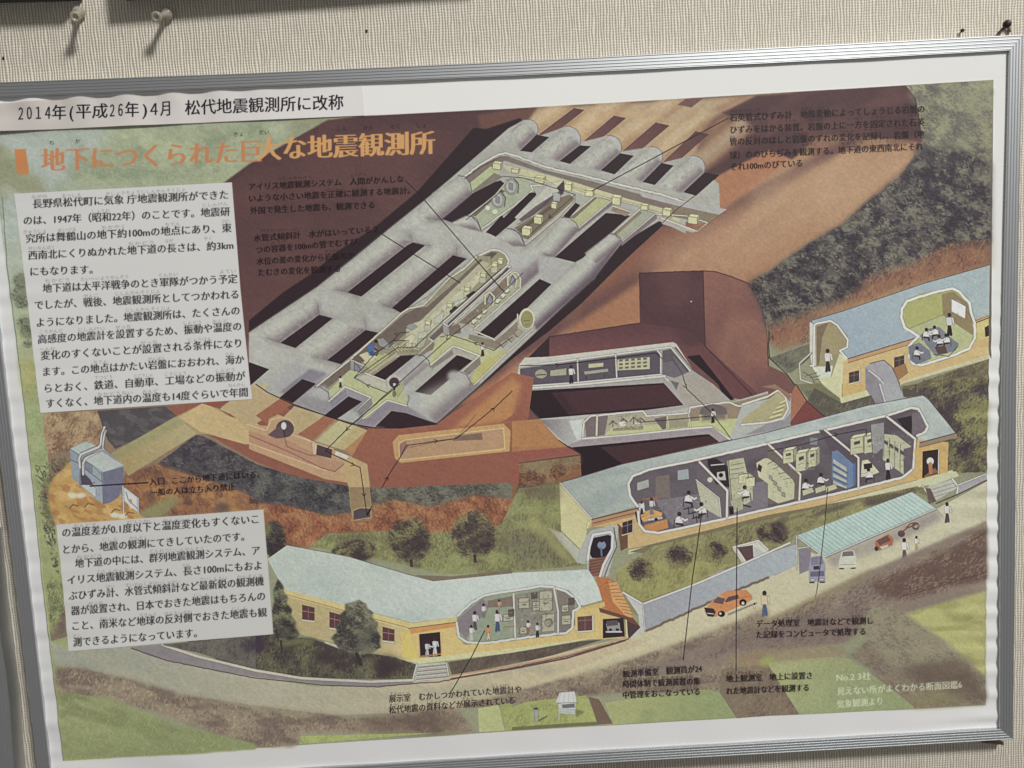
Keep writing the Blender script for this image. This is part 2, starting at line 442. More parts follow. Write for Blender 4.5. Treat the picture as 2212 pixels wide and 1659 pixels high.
# junction roundings
for (x, y, rx, ry) in ((1480, 320, 150, 70), (1950, 430, 170, 70), (680, 960, 140, 80), (1040, 1120, 120, 70), (60, 1380, 120, 80), (520, 1540, 110, 60)):
    E(x, y, rx, ry, (184, 184, 178), .7, 12, 15)
for q in ("1330,370 1352,432 1500,462", "1735,480 1732,540 1812,575", "530,960 545,1055 650,1088", "940,1100 950,1190 1060,1215", "1480,222 1600,240 1700,265", "690,840 790,862 880,905", "1085,965 1172,1002 1260,1040", "100,1260 205,1300 330,1342", "500,1420 615,1452 730,1490"):
    L(q, 9, (96, 84, 88), .35, s=.8)
    L(q, 60, (112, 100, 104), .28, s=4)
T(1, 2)
BAND("80,0 320,-180 620,-90 340,130", [(0, (170, 170, 166)), (.45, (166, 164, 162)), (.55, (130, 126, 138)), (1, (140, 134, 142))], 1, 3)
BAND("1320,100 1700,-200 1940,0 1560,330", TSTOPS[:3] + [(.7, (160, 156, 154)), (1, (126, 116, 120))], 1, 4)
F("330,120 560,-60 640,60 640,130 590,262 320,166", (150, 146, 148), 1, 2)
F("620,140 780,30 990,100 1010,180 900,290 800,215 560,280", (148, 143, 148), 1, 2)
E(800, 265, 90, 50, (172, 172, 168), 1, 4, 20)
F("900,300 1140,150 1310,190 1540,335 1300,260 1165,235 1020,368 840,345", (142, 134, 142), 1, 2)
# dark gaps
GAP = (52, 38, 43)
T(1, 1)
for q in ("1610,232 1700,264 1830,190 2110,0 2150,-60 2170,-110 2090,-140 1900,0", "1310,458 1355,436 1462,460 910,902 790,866", "1702,546 1820,575 1255,1045 1175,1000", "545,1060 662,1090 342,1346 212,1302", "947,1192 1062,1217 738,1486 615,1452",
          "-60,1468 115,1530 -60,1680", "400,1615 520,1655 315,1824 205,1774", "1912,1232 2058,1262 2312,1030 2552,795 2450,750 2212,965", "2582,562 2757,606 2822,570 3230,205 3110,188 3022,182", "1990,345 2072,386 2290,200 2212,160 2420,-30 2320,-50 2212,100",
          "2652,215 2802,110 2757,95 2682,150", "1000,1580 1115,1622 1385,1405 1250,1412", "1372,1725 1510,1752 1868,1455 1740,1405", "588,1930 692,1965 916,1810 800,1764", "1030,2026 1170,1890 1300,1910 1540,1995 1560,2005 1250,2037"):
    F(q, GAP)
T(2, 0)
for q in ("70,1302 170,1316 322,1186 214,1165", "412,1392 500,1416 682,1264 584,1256", "768,1472 886,1506 1052,1346 934,1324", "1128,1572 1232,1598 1396,1430 1290,1408", "1480,1660 1590,1690 1790,1512 1664,1488"):
    F(q, GAP)
# ------------------------------------------------------------------ cut-open gallery across the top (close crop of the photo)
CROP(1700, 540, 2.212)
YB, YBS = (208, 205, 162), (166, 160, 126)
def BOX(x, y, w, h):
    """small drawn yellow cabinet, front at x,y..x+w,y+h"""
    F([[x, y], [x + .35 * w, y - .3 * h], [x + 1.2 * w, y - .15 * h], [x + w, y + .2 * h]], (214, 214, 168))
    F([[x, y], [x + w, y + .15 * h], [x + w, y + h], [x, y + .85 * h]], YB)
    F([[x + w, y + .15 * h], [x + 1.25 * w, y - .15 * h], [x + 1.2 * w, y + .6 * h], [x + w, y + h]], YBS)
    L([[x, y], [x + w, y + .15 * h], [x + w, y + h], [x, y + .85 * h]], 3, (92, 86, 66), .8, True)
F("265,360 430,240 600,160 640,155 700,165 1000,270 1400,360 1700,440 2212,590 2212,840 1990,735 1560,590 1430,520 1330,700 1270,800 1240,760 860,800 720,700 660,770 560,580 430,470 330,470", (170, 170, 160))
F("290,345 430,240 600,165 660,165 1000,290 1400,385 2212,605 2212,680 1600,510 1300,410 900,290 640,205 560,230 340,400", (126, 114, 105))
F("610,235 920,310 1250,395 1700,535 2200,670 2150,740 1900,620 1560,530 1330,500 1000,400 660,290", (194, 192, 150))
F("330,400 510,255 600,300 430,430 350,465", (178, 188, 142))
L("275,350 420,240 580,150 640,138 720,160 1000,262 1380,350 1700,430 2000,500 2230,575", 15, (206, 204, 194), rough=3)
L("285,366 430,258 600,170", 4, INK, .7)
F("545,310 620,345 380,500 350,470", (132, 124, 112))
# room one
F("340,690 560,500 640,380 760,350 900,420 860,470 740,560 440,800 400,760", (168, 174, 148))
F("325,680 540,500 600,450 640,470 520,560 380,690", (110, 102, 88))
for (x, y) in ((695, 430), (580, 545)):
    E(x, y, 62, 72, (150, 150, 142)); E(x - 6, y, 45, 56, (176, 178, 170)); F([[x - 25, y - 35], [x + 12, y - 25], [x + 12, y + 35], [x - 25, y + 22]], (138, 138, 138)); L([[x + 20, y - 70], [x + 62, y - 20], [x + 55, y + 60]], 7, (78, 74, 72))
E(487, 615, 22, 24, (214, 214, 196)); E(550, 648, 26, 24, (210, 212, 190))
L("430,800 740,580 880,460 860,420 960,425", 10, (208, 204, 186), rough=2)
L("320,690 560,500 650,385", 8, (196, 192, 176)); L("440,815 760,585 900,470", 4, INK, .6)
F("280,690 340,680 390,710 430,800 330,760 230,740", (172, 172, 168), 1, 3); L("340,682 395,715 430,805", 5, (80, 72, 74))
# divider and room two
F("725,695 900,540 1040,390 1090,385 1150,380 1140,450 900,600 770,715", (186, 186, 172)); F("760,715 900,605 1140,450 1150,490 880,680 780,735", (104, 92, 96))
F("1040,400 1150,375 1100,430", (202, 202, 168)); F("1090,440 1150,380 1155,460 1130,500", (80, 66, 74))
F("720,790 900,680 1060,540 1200,500 1250,540 840,890 800,880 760,830", (124, 112, 94))
F("740,810 900,700 1020,600 1060,610 820,790 770,840", (102, 88, 76))
F("1050,490 1090,480 1120,500 1115,560 1060,555", (166, 170, 166))
BOX(1040, 575, 46, 50); BOX(890, 690, 66, 70); BOX(785, 790, 74, 72)
L("820,945 900,880 1110,700 1250,545 1250,510", 12, (150, 136, 122)); L("815,935 1110,690 1245,540", 5, (206, 200, 178))
F("640,800 700,790 760,830 815,940 700,930 560,880", (168, 166, 166), 1, 3); L("690,795 760,835 812,945", 5, (80, 72, 76))
# right stubs
F("1200,700 1430,520 1560,550 1280,780", (176, 180, 132)); F("1200,700 1420,520 1440,530 1240,710", (126, 114, 98)); L("1195,700 1425,512 1570,548 1275,795", 9, (204, 202, 182))
F("1275,800 1575,550 1575,590 1270,830", (128, 116, 122))
F("1580,835 1830,630 1950,660 1660,905", (164, 166, 146)); F("1580,835 1815,640 1830,660 1610,850", (138, 126, 108)); L("1575,838 1820,622 1960,655 1655,915", 9, (206, 204, 184))
F("1655,915 1960,660 1960,710 1650,950", (126, 114, 120))
F("1580,600 1740,650 1690,690 1560,640", (146, 128, 110)); L("1570,598 1740,655", 8, (214, 206, 190))
for b in ((530, 225, 70, 60), (695, 275, 60, 40), (895, 350, 80, 55), (1155, 405, 60, 65), (1335, 460, 70, 60), (1570, 520, 70, 75), (1820, 590, 60, 50), (2010, 630, 80, 70)):
    BOX(*b)
L("760,340 880,360 1000,385 1040,405", 9, (206, 204, 160)); L("1240,440 1340,475", 9, (206, 204, 160)); L("1430,500 1560,545", 8, (206, 204, 170)); L("1660,560 1820,600", 8, (208, 204, 176)); L("1900,640 2010,670", 8, (208, 204, 176))
L("620,340 800,355 1000,420 1250,500 1215,530", 5, INK, .85)
for q in ("470,828 552,858 720,725 725,695 910,505 905,482 852,484 740,590 600,730", "88,715 212,740 330,668 545,500 632,402 600,376 555,388 350,492", "1145,690 1198,702 1292,592 1252,572"): F(q, GAP)
# tube mouths where the roofs are cut away
for q, e in (("0,492 235,335 350,495 80,722", "232,334 290,345 335,400 352,495"), ("170,745 300,682 432,822 330,800", "298,682 350,690 400,745 433,822"), ("570,862 660,793 815,952 710,948", "655,793 720,805 785,865 815,952"), ("900,955 1130,698 1282,800 1068,1046", "1128,698 1200,702 1255,745 1280,800"), ("1330,1010 1555,838 1655,912 1430,1100", "1552,838 1600,845 1640,880 1655,912")):
    BAND(q, TSTOPS, 1, 1.5); L(e, 6, (74, 64, 66), .8)
# rounded far end of the long gallery
F("380,1060 520,992 590,998 645,1035 660,1090 600,1180 470,1290 360,1200", (150, 146, 118)); F("370,1075 520,1000 575,1005 420,1150 380,1190", (98, 86, 80))
L("375,1048 520,980 585,985 640,1018 672,1075 660,1112 600,1185", 14, (206, 202, 186)); BOX(572, 1062, 46, 46)
T(2, 1)
F("1390,110 1790,190 1680,275 1290,190", (138, 124, 104)); F("1100,0 1400,70 1860,150 1790,195 1400,112 1120,40", (176, 174, 170))
L("1290,225 1440,280 1600,340 1690,270", 12, (212, 204, 184)); F("1300,245 1600,340 1560,350 1290,275", (176, 170, 164))
L("1240,190 1500,205 1690,265", 9, (210, 202, 180)); L("1860,150 1690,275 1600,340", 5, (120, 84, 62))
for b in ((1300, 150, 70, 60), (1520, 210, 80, 70)): BOX(*b)
# ------------------------------------------------------------------ long open gallery and yards (close crop)
CROP(1200, 1050, 2.4578)
F("105,1150 440,880 940,440 1060,390 1150,370 1400,110 1540,10 1660,-110 1800,-100 1760,160 1330,545 1200,670 1250,720 1090,850 890,860 640,1010 480,1080 230,1230", (150, 146, 118))
F("120,1160 460,890 960,460 1080,400 1180,390 1500,110 1700,-80 1730,-60 1080,560 820,780 620,860 480,960 200,1190", (114, 101, 93))
F("1080,560 1720,-60 1790,-30 1340,540 1060,780 980,700 980,600", (178, 175, 146))
F("1000,560 1200,500 1720,30 1760,60 1330,530 1060,760 1010,700", (190, 189, 162))
for (x, y) in ((1545, 195), (1375, 350), (1165, 520), (985, 690), (1700, 60), (1810, -40)):
    BOX(x, y, 52, 44); F([[x - 10, y + 45], [x + 55, y + 40], [x + 50, y + 95], [x - 5, y + 100]], (182, 184, 160)); L([[x - 75, y + 85], [x - 5, y + 30]], 7, (214, 206, 150))
F("975,575 1050,545 1090,580 1030,620", (150, 152, 146))
for q in ("1250,500 1350,430 1330,540 1250,550", "1100,640 1190,620 1180,680 1100,700", "1450,340 1560,300 1550,330 1440,390"): F(q, (186, 190, 168))
for q in ("1400,430 1450,380 1480,390 1410,450", "1560,280 1640,230 1650,250 1580,300"): F(q, (58, 48, 50))
L("110,1160 430,905 940,445 1010,400 1080,390 1150,372 1200,320 1400,110 1540,20 1660,-95", 14, (206, 200, 182), rough=2)
L("1000,400 1190,290 1400,90 1500,10", 4, INK, .6)
L("1700,-130 1640,-100 1500,20 1180,330", 4, (120, 110, 106), .6)
# purple strip right of it, white edges
F("1380,550 1960,10 2000,20 1400,590", (92, 78, 84)); L("1330,545 1960,-10 1990,5", 12, (208, 206, 190)); L("1385,580 1740,250 1990,20", 11, (208, 204, 190)); L("1340,545 1390,580 1200,690 1240,720 1090,860", 12, (208, 204, 188))
F("1200,690 1340,560 1385,590 1250,710", (112, 98, 92)); F("1240,725 1260,745 1240,800 1110,870 1090,860", (132, 122, 104))
F("1335,560 1390,580 1385,660 1340,650", (158, 156, 150)); F("1395,590 1500,540 1510,640 1400,660", (126, 112, 98))
# right hand instrument room
F("1480,560 1740,330 1990,60 2080,90 2090,200 1640,600", (170, 168, 144)); F("1490,540 1740,320 1950,100 1960,190 1580,560", (132, 118, 102))
L("1450,540 1740,270 1990,50 2060,60 2090,120 2085,210 1640,605", 11, (210, 206, 184), rough=2)
for (x, y) in ((1790, 300), (2010, 120)):
    L([[x - 45, y + 60], [x - 45, y - 20], [x, y - 55], [x + 45, y - 10], [x + 30, y + 80]], 14, (198, 196, 166)); F([[x - 30, y + 40], [x, y - 40], [x + 30, y + 20], [x + 10, y + 60]], (140, 144, 150)); L([[x - 30, y + 40], [x, y - 40], [x + 30, y + 20]], 5, (70, 62, 62))
for x, y in ((1640, 530), (1690, 480), (1740, 430), (1870, 330), (1920, 280), (1960, 230)): E(x, y, 26, 24, (206, 206, 178)); L([[x - 26, y + 20], [x, y + 28], [x + 20, y + 4]], 6, (74, 66, 60))
L("1640,620 1830,700 1840,720 2060,510 2060,460", 12, (208, 202, 180)); F("1590,650 1840,715 1850,800 1580,720", (140, 130, 112)); F("1840,715 2060,530 2060,610 1850,800", (138, 126, 114))
E(2150, 500, 75, 100, (208, 202, 170)); E(2150, 510, 58, 82, (150, 146, 100)); L("2120,520 2180,520", 4, (82, 76, 60)); L("2130,560 2170,560", 4, (82, 76, 60))
for x, y in ((2010, 690), (2070, 640), (1930, 740)): F([[x - 50, y], [x, y - 40], [x + 40, y - 10], [x - 10, y + 40]], (162, 154, 132)); L([[x - 50, y], [x - 10, y + 40]], 6, (70, 62, 56))
# yellow-green floors
F("1200,900 1270,730 1310,660 1410,660 1560,690 1820,800 1870,790 1960,820 1640,1120 1600,1110 1710,890 1690,850 1440,770 1210,950", FLOOR); F("1700,930 1960,800 1640,1130 1600,1100", (186, 180, 116))
L("1210,955 1300,880 1430,770 1480,780 1690,860 1530,1010", 15, (212, 208, 186)); F("1220,960 1430,800 1440,850 1230,990", (140, 128, 122)); F("1440,790 1660,870 1640,890 1440,850", (176, 172, 158)); F("1690,870 1705,940 1580,1050 1530,1010", (136, 126, 116))
L("1960,830 1640,1140", 12, (206, 198, 176)); L("2210,600 1960,830", 12, (204, 196, 176))
F("230,1200 370,1060 440,1000 560,1030 480,1080 800,1210 830,1160 870,1100 930,1110 960,1180 950,1230 990,1260 980,1340 810,1290 600,1470 560,1460 650,1340 640,1260 390,1160 240,1260", (180, 184, 138))
L("235,1300 390,1160 640,1265 510,1390", 14, (208, 206, 186)); F("250,1310 400,1190 400,1240 270,1350", (138, 136, 146)); F("400,1180 610,1265 590,1290 400,1240", (150, 146, 150)); F("640,1270 655,1330 540,1430 510,1390", (136, 132, 132))
L("565,1470 800,1290 985,1345", 13, (210, 208, 188)); F("600,1475 820,1310 820,1360 680,1490", (140, 132, 142))
F("590,940 700,860 760,830 850,870 640,1000 600,960", (176, 178, 130)); F("530,850 640,810 700,880 590,940 520,880", (196, 192, 160)); F("470,870 530,860 580,910 540,930", (112, 92, 80))
E(640, 790, 36, 50, (84, 108, 150), 1, 0, 20); E(655, 840, 30, 22, (70, 88, 128)); E(690, 720, 20, 16, (52, 46, 44)); F("700,700 760,690 820,750 800,800 720,760", (150, 150, 146)); L("680,790 710,820 690,860", 10, (46, 40, 46))
for i in range(7): L([[840 + i * 30, 800 + i * 3 - 40], [900 + i * 32, 830 - i * 2]], 5, (110, 98, 82)); L([[850 + i * 30, 790 - 30 + i * 3], [910 + i * 32, 815 - i * 2]], 6, (212, 206, 170))
F("960,700 1040,650 1080,680 1040,740 980,730", (206, 200, 168)); F("1090,700 1180,690 1150,770 1090,800", (170, 172, 150))
F("640,1010 890,830 900,850 880,870 640,1040", (178, 166, 142)); L("580,1050 640,1000 890,815", 6, (120, 108, 92)); F("520,1080 600,1040 780,1110 780,1200", (184, 180, 162)); L("590,1030 780,1105", 12, (214, 210, 190)); F("640,1030 880,870 890,890 650,1060", (150, 138, 118))
BAND("870,1050 1080,850 1200,950 960,1160", [(0, (160, 158, 156)), (.4, (176, 174, 170)), (1, (140, 130, 130))], 1, 2); L("1080,850 1150,860 1200,910 1215,970", 6, (78, 70, 70))
L("820,1170 800,1100 830,1060 880,1055 930,1090 960,1190 950,1240", 18, (184, 180, 176)); E(865, 1120, 48, 48, (74, 58, 60)); F("860,1190 930,1100 960,1180 900,1260", (168, 170, 124))
E(1480, 1090, 110, 70, (174, 172, 168), 1, 4, 35); L("1500,1015 1560,1040 1610,1120 1600,1150", 6, (90, 80, 80))
E(1060, 1290, 66, 70, (176, 176, 172), 1, 4); L("1000,1240 1010,1270 990,1340", 5, (82, 76, 76)); BAND("1080,1230 1480,1040 1600,1160 1250,1500", TSTOPS, .55, 8)
F("100,1165 200,1150 240,1230 210,1290 0,1240", (172, 172, 172), 1, 4); L("90,1160 150,1165 230,1215 240,1290", 5, (82, 76, 78))
F("440,900 570,960 560,1030 440,990", (150, 150, 142)); L("445,900 590,965", 9, (206, 202, 184)); F("480,930 540,960 530,1010 480,1000", (124, 130, 142)); L("480,1010 480,920 550,1000", 5, (74, 66, 66))
PERSON(345, 1165, 110); PERSON(1720, 860, 130, (206, 204, 198), (52, 46, 50)); PERSON(865, 1190, 80, (206, 204, 198)); E(865, 1230, 16, 30, (112, 122, 96))
# leader and path lines
for q in ("1310,680 1400,660 1570,710 1830,810 2010,680", "2110,60 1760,400 1420,670 800,1220 560,1440 320,1650", "480,1075 620,1150 800,1220", "480,1075 900,780 1060,780 1340,520 1900,20", "840,730 920,640 1010,630", "700,830 860,710 1010,718", "690,830 480,1070"): L(q, 6, INK, .9, rough=2)
for x, y, an in ((1640, 735, 200), (1370, 700, 140), (600, 1145, 200), (870, 650, 190), (400, 1590, 130)): ARROW(x, y, an)
T(2, 0); L("1870,1020 1440,1250 690,1650", 7, INK, .95)
T(1, 0); L("1290,1560 1405,1670 2140,2520", 7, INK, .95)
T(1, 1); L("1060,345 1400,560 1765,785", 7, INK, .95)
T(2, 1); L("1620,0 1410,160 1290,275", 6, (84, 56, 48), .9)
CROP(1700, 540, 2.212); L("610,465 345,680 300,720", 5, INK, .8); L("750,760 850,700 1060,510", 4, INK, .8); L("1215,530 1080,650 840,860", 4, INK, .8); ARROW(1020, 705, 130)
# ------------------------------------------------------------------ right middle: stepped cutting and observation tunnels
T(2, 1)
F("1100,702 1650,680 1670,1330 1480,1360 1115,1130", (86, 58, 62)); N("1100,702 1650,680 1670,1330 1480,1360 1115,1130", (112, 76, 74), .45, 160, 160, 0, .45, .75)
G("1650,680 1760,690 1900,730 2040,790 2110,900 2170,1030 2200,1200 2220,1500 2350,1560 2540,1800 2700,1935 2560,2010 2212,1820 1665,1330", (140, 96, 86), (122, 84, 80), "1850,800 2000,1250")
N("1650,680 1900,730 2110,900 2200,1200 2220,1500 2212,1820 1665,1330", (176, 124, 98), .4, 120, 200, 0, .5, .75)
G("320,1250 1110,1130 1480,1180 1670,1330 1470,1360 1380,1300 320,1430", (98, 64, 68), (120, 78, 76), "900,1180 900,1400"); F("1400,1150 1660,1200 1670,1330 1470,1355", (84, 58, 62), .8, 10)
F("130,1440 250,1320 322,1250 322,1430", (58, 42, 48)); F("1460,1350 1670,1330 2180,1790 2080,1800 1900,1780 1520,1410", (108, 70, 72)); F("1510,1420 1620,1405 1920,1790 1850,1810 1780,1659", (46, 34, 40))
L("320,1250 1110,1130 1100,700 1640,680 1760,688 1900,730 2040,790 2110,900 2170,1030 2200,1200 2215,1500", 8, (60, 42, 44), .9, rough=2); L("1650,680 1668,1330 2100,1780", 7, (58, 38, 44), .9)
E(1547, 945, 9, 6, (206, 196, 196))
F("50,1640 70,1480 320,1440 1370,1300 1560,1540 1740,1659 2212,2100 900,2120 250,1980 130,1830", (166, 162, 158)); F("40,1650 60,1490 110,1430 330,1420 1390,1295 1420,1310 1560,1530 1420,1340 1370,1335 70,1510 70,1659", (196, 194, 182))
F("70,1525 1270,1368 1295,1575 560,1645 70,1680", (92, 84, 94)); F("1300,1370 1385,1352 1530,1545 1440,1615 1300,1575", (112, 104, 110)); F("1300,1372 1380,1355 1395,1450 1310,1470", (98, 90, 96))
for q in ("1395,1400 1525,1555", "1390,1450 1490,1590"): L(q, 5, INK, .7)
L("60,1510 560,1445 1370,1340 1540,1545", 12, (206, 206, 196)); L("565,1445 572,1650", 12, (200, 198, 186)); L("895,1405 905,1605", 12, (200, 198, 186)); L("1255,1370 1285,1400 1285,1575", 12, (204, 202, 190)); L("60,1680 560,1645 1290,1575 1430,1700", 12, (208, 208, 198))
for x, y, w, h in ((910, 1430, 280, 110), (660, 1475, 130, 45)): F([[x, y + .06 * w], [x + w, y - .02 * w], [x + w, y + h - 12], [x, y + h]], (190, 186, 152))
for i in range(5):
    for j in range(3): F([[925 + i * 52, 1448 + j * 32 - i * 4], [957 + i * 52, 1445 + j * 32 - i * 4], [957 + i * 52, 1462 + j * 32 - i * 4], [925 + i * 52, 1465 + j * 32 - i * 4]], (88, 80, 72), .8)
F("620,1550 830,1525 830,1550 630,1575", (160, 158, 140)); F("330,1540 470,1520 470,1580 330,1590", (166, 164, 136)); E(250, 1570, 52, 40, (160, 156, 136)); L("210,1580 290,1575", 6, INK); L("640,1590 640,1620", 5, INK); L("800,1575 800,1600", 5, INK)
L("70,1500 410,1490 640,1465 1240,1390 1300,1440", 6, INK, .9); ARROW(405, 1492, -10); PERSON(510, 1645, 150, (208, 206, 198), (48, 42, 50))
T(2, 2)
F("80,60 1310,-10 1480,180 1140,225 240,297 130,180", (46, 33, 39)); F("345,75 1320,0 1470,178 1150,205 490,262", (76, 50, 54)); F("345,75 430,70 560,250 490,262", (58, 40, 44), .7, 6)
L("60,0 130,180 235,300 400,480 590,600", 7, (54, 40, 44)); L("70,40 620,0 1320,-70", 18, (202, 202, 192))
F("1430,50 1330,-20 1490,-90 1740,0 1870,160 1640,185 1490,180", (168, 160, 148)); F("1370,-30 1440,-10 1420,45", (112, 106, 112))
F("235,300 620,265 1130,225 1160,270 1530,200 1640,190 1880,160 2212,60 2212,380 1880,470 1740,370 1520,390 620,480 480,530 400,480", (180, 180, 172))
G("240,305 490,300 560,480 480,530", (130, 122, 126), (176, 174, 170), "250,350 520,380"); F("490,320 620,300 620,480 560,480", (200, 206, 200))
F("620,300 700,275 1130,240 1180,280 1340,270 1540,250 1550,360 800,440 625,460", (172, 164, 142)); F("630,330 680,285 830,270 800,440 640,455", (122, 108, 108)); F("1540,220 1640,190 1870,170 2212,80 2212,300 1860,310 1740,300 1540,330", (150, 134, 112))
F("800,440 860,370 1260,345 1560,320 1850,300 2212,290 1980,330 1990,360 2080,415 2000,450 1900,480 1740,375 1520,385", (190, 194, 140)); F("1230,300 1330,280 1330,385 1300,390", (112, 98, 98)); F("1360,280 1520,255 1520,370 1360,380", (158, 150, 124))
L("610,460 620,330 680,275 1130,232 1160,275 1530,250 1540,200 1640,185 1870,155 1960,190 2212,160", 13, (214, 212, 202), rough=2); L("610,470 900,450 1520,385 1720,370 1880,475", 15, (214, 212, 202)); L("735,280 730,440", 16, (206, 200, 176)); L("1340,275 1355,380", 12, (200, 196, 160)); L("1525,255 1545,370", 10, (206, 202, 172))
E(1740, 250, 118, 78, (110, 98, 100)); F("1620,262 1860,262 1860,335 1620,335", (190, 190, 138)); F("1640,200 1850,200 1850,305 1640,315", (112, 100, 100), .85, 3)
for x, y in ((870, 330), (960, 310), (1050, 300), (1110, 305)): L([[x - 30, y + 20], [x, y - 15], [x + 35, y + 15]], 7, (70, 62, 58)); L([[x, y - 10], [x, y + 40]], 6, (84, 76, 68))
F("870,380 1130,355 1130,390 870,405", (150, 142, 120)); F("920,325 980,318 985,360 925,365", (222, 222, 206)); F("1060,325 1110,322 1110,345 1060,350", (222, 222, 206))
F("1980,325 2070,310 2212,300 2212,420 2100,410", (206, 202, 182)); F("2050,345 2212,320 2212,400 2140,400", (124, 112, 114)); F("2110,385 2212,370 2212,410 2150,410", PIT)
F("520,545 1000,470 1700,432 1770,470 1780,500 950,690 600,800 590,600", (44, 31, 37)); F("765,545 1740,445 1775,500 960,690 900,650", (72, 48, 52)); F("600,480 1520,392 1740,375 1870,478 1790,500 1700,430 1000,500 520,545 470,530", (160, 150, 152))
PERSON(1735, 330, 120, (214, 212, 206), (48, 42, 50)); L("1090,330 1400,305 1720,275", 6, INK, .9); L("1475,-80 1510,40 1720,240 1900,480 2040,600 2212,580", 6, INK, .9, rough=2); ARROW(1505, 30, 60); ARROW(1940, 500, 50)
T(3, 2)
F("-220,170 0,130 200,80 200,340 60,400 -200,500 -330,470", (178, 180, 174)); F("0,130 90,60 150,110 190,220 130,300 0,330 -240,345 -220,300", (176, 168, 128)); L("-220,175 0,105 90,50 150,110 175,210 130,295 0,330 -230,350", 16, (212, 210, 198)); 
for i in range(4): L([[20 + i * 30, 290 - i * 42], [110 + i * 14, 262 - i * 40]], 18, (208, 202, 150)); L([[10 + i * 30, 305 - i * 42], [110 + i * 14, 275 - i * 40]], 5, (96, 88, 70))
F("0,335 140,310 200,240 200,340 60,400 -200,440", (150, 146, 150)); F("-60,20 60,0 200,95 190,150 90,50", (150, 120, 100))
# ------------------------------------------------------------------ forest on the right
T(3, 0)
FR = "1190,738 1945,690 1925,3100 1500,2300 0,2950 10,2345 360,2100 640,1940 860,1740 970,1659 1160,1500 1340,1220 1280,850"
F(FR, (114, 108, 96)); G("1190,738 1945,690 1930,1500 1340,1220 1280,850", (158, 158, 124), (140, 138, 108), "1500,700 1600,1300")
N("1190,738 1945,690 1930,1500 1160,1500 1340,1220", (108, 104, 98), .8, 90, 50, 30, .5, .68, 3, 3); N("1190,738 1945,690 1930,1400 1340,1220", (158, 160, 126), .6, 100, 60, 30, .5, .7, 4)
S("1190,738 1945,690 1930,1600 1160,1500 1340,1220 1280,850", [(94, 88, 90), (114, 109, 100), (138, 135, 114), (154, 153, 124), (162, 164, 128)], 2600, 16, 4, 25, 30, .6, 50)
FD = "1340,1290 1600,1260 1925,1420 1922,2110 1500,2250 1000,2420 500,2640 0,2790 -5,2860 -12,2859 -42,2689 -102,2559 -172,2449 -112,2404 10,2345 360,2100 640,1940 860,1740 1160,1500"
F(FD, (94, 88, 85), 1, 8); N(FD, (64, 58, 66), .9, 50, 34, 25, .42, .62, 4, 3); N(FD, (134, 132, 114), .8, 40, 26, 25, .52, .7, 3, 3)
S(FD, [(50, 42, 50), (64, 56, 62), (86, 80, 80), (112, 107, 97), (138, 134, 113)], 10000, 13, 4, 28, 35, .75, 40, 2)
N("1350,1250 1900,1300 1900,1700 1300,1700", (62, 54, 64), .7, 40, 30, 30, .5, .66, 5, 3)
T(3, 1)
F("1916,440 1916,640 1600,740 1340,790 1100,870 830,960 640,1030 370,1110 360,1290 100,1360 0,1300 0,1180 380,1050 700,930 900,740 1240,640 1560,480", (150, 104, 82), .9, 10)
S("1916,400 1916,640 1340,790 830,960 370,1110 360,1290 100,1360 0,1300 0,1100 380,1010 700,880 900,700 1240,600 1560,440", [(96, 70, 66), (128, 86, 74), (154, 106, 82), (174, 130, 96), (150, 120, 90)], 3200, 14, 4, -70, 25, .75, 45, 3)
F("600,975 1300,790 1700,680 1916,610 1916,650 1340,800 640,1035 370,1110", (178, 138, 98), .6, 5)
L("10,1430 150,1560 240,1680", 10, (52, 40, 42)); L("8,1200 4,1320 12,1430", 8, (56, 42, 46))
# upper right building
G("370,1110 640,1030 1340,790 1916,628 1908,1060 1790,1100 690,1440 620,1370 690,1330 690,1240 600,1140 540,1110 400,1140", (156, 172, 182), (168, 184, 184), "700,1200 1900,800")
N("370,1110 1340,790 1916,628 1908,1060 690,1440", (176, 190, 190), .4, 120, 60, -18, .5, .75); L("370,1110 640,1030 1340,790 1916,628", 6, (96, 78, 72))
F("15,1430 330,1320 380,1300 380,1420 200,1560 150,1560", (118, 116, 98)); S("15,1430 330,1320 380,1420 150,1560", FOREST[1:], 250, 14, 4, -60, 30, .6)
F("360,1120 410,1150 415,1500 380,1500 360,1400", (206, 204, 190)); F("410,1150 540,1115 620,1160 690,1270 690,1330 600,1400 560,1560 420,1500", (162, 150, 112)); F("420,1160 520,1130 470,1250 440,1490 420,1500", (128, 110, 92)); F("440,1500 600,1395 610,1480 500,1560", (150, 148, 110))
L("365,1500 395,1500 400,1150 420,1135 540,1112 600,1150 690,1275 685,1340 620,1370 690,1445", 14, (224, 222, 210)); F("380,1510 560,1500 530,1659 440,1600", (208, 214, 194))
L("370,1390 270,1480 280,1620 400,1659", 10, (206, 204, 188)); L("300,1550 380,1600 400,1650", 6, (90, 84, 78)); L("380,1390 300,1480", 6, (80, 74, 70))
for i in range(4): L([[320 + i * 40, 1590 + i * 16], [420 + i * 30, 1560 + i * 26]], 6, (100, 94, 84))
F("620,1390 690,1445 650,1480 640,1800 600,1870 430,1770 530,1640 560,1560", (210, 208, 166))
F("690,1440 1290,1260 1210,1310 1215,1450 1300,1500 1500,1460 1720,1380 1790,1270 1780,1120 1905,1070 1905,1400 1140,1640 830,1720 640,1760 650,1470", (206, 181, 126)); F("690,1440 1290,1255 1290,1290 690,1480", (192, 153, 112)); L("690,1440 1290,1255", 7, (84, 66, 54)); L("690,1475 1210,1320", 5, (120, 92, 66))
F("1780,1130 1905,1080 1905,1250 1790,1290", (206, 192, 128)); L("1790,1130 1908,1085", 8, (88, 64, 52)); L("1800,1100 1908,1060", 10, (206, 160, 120))
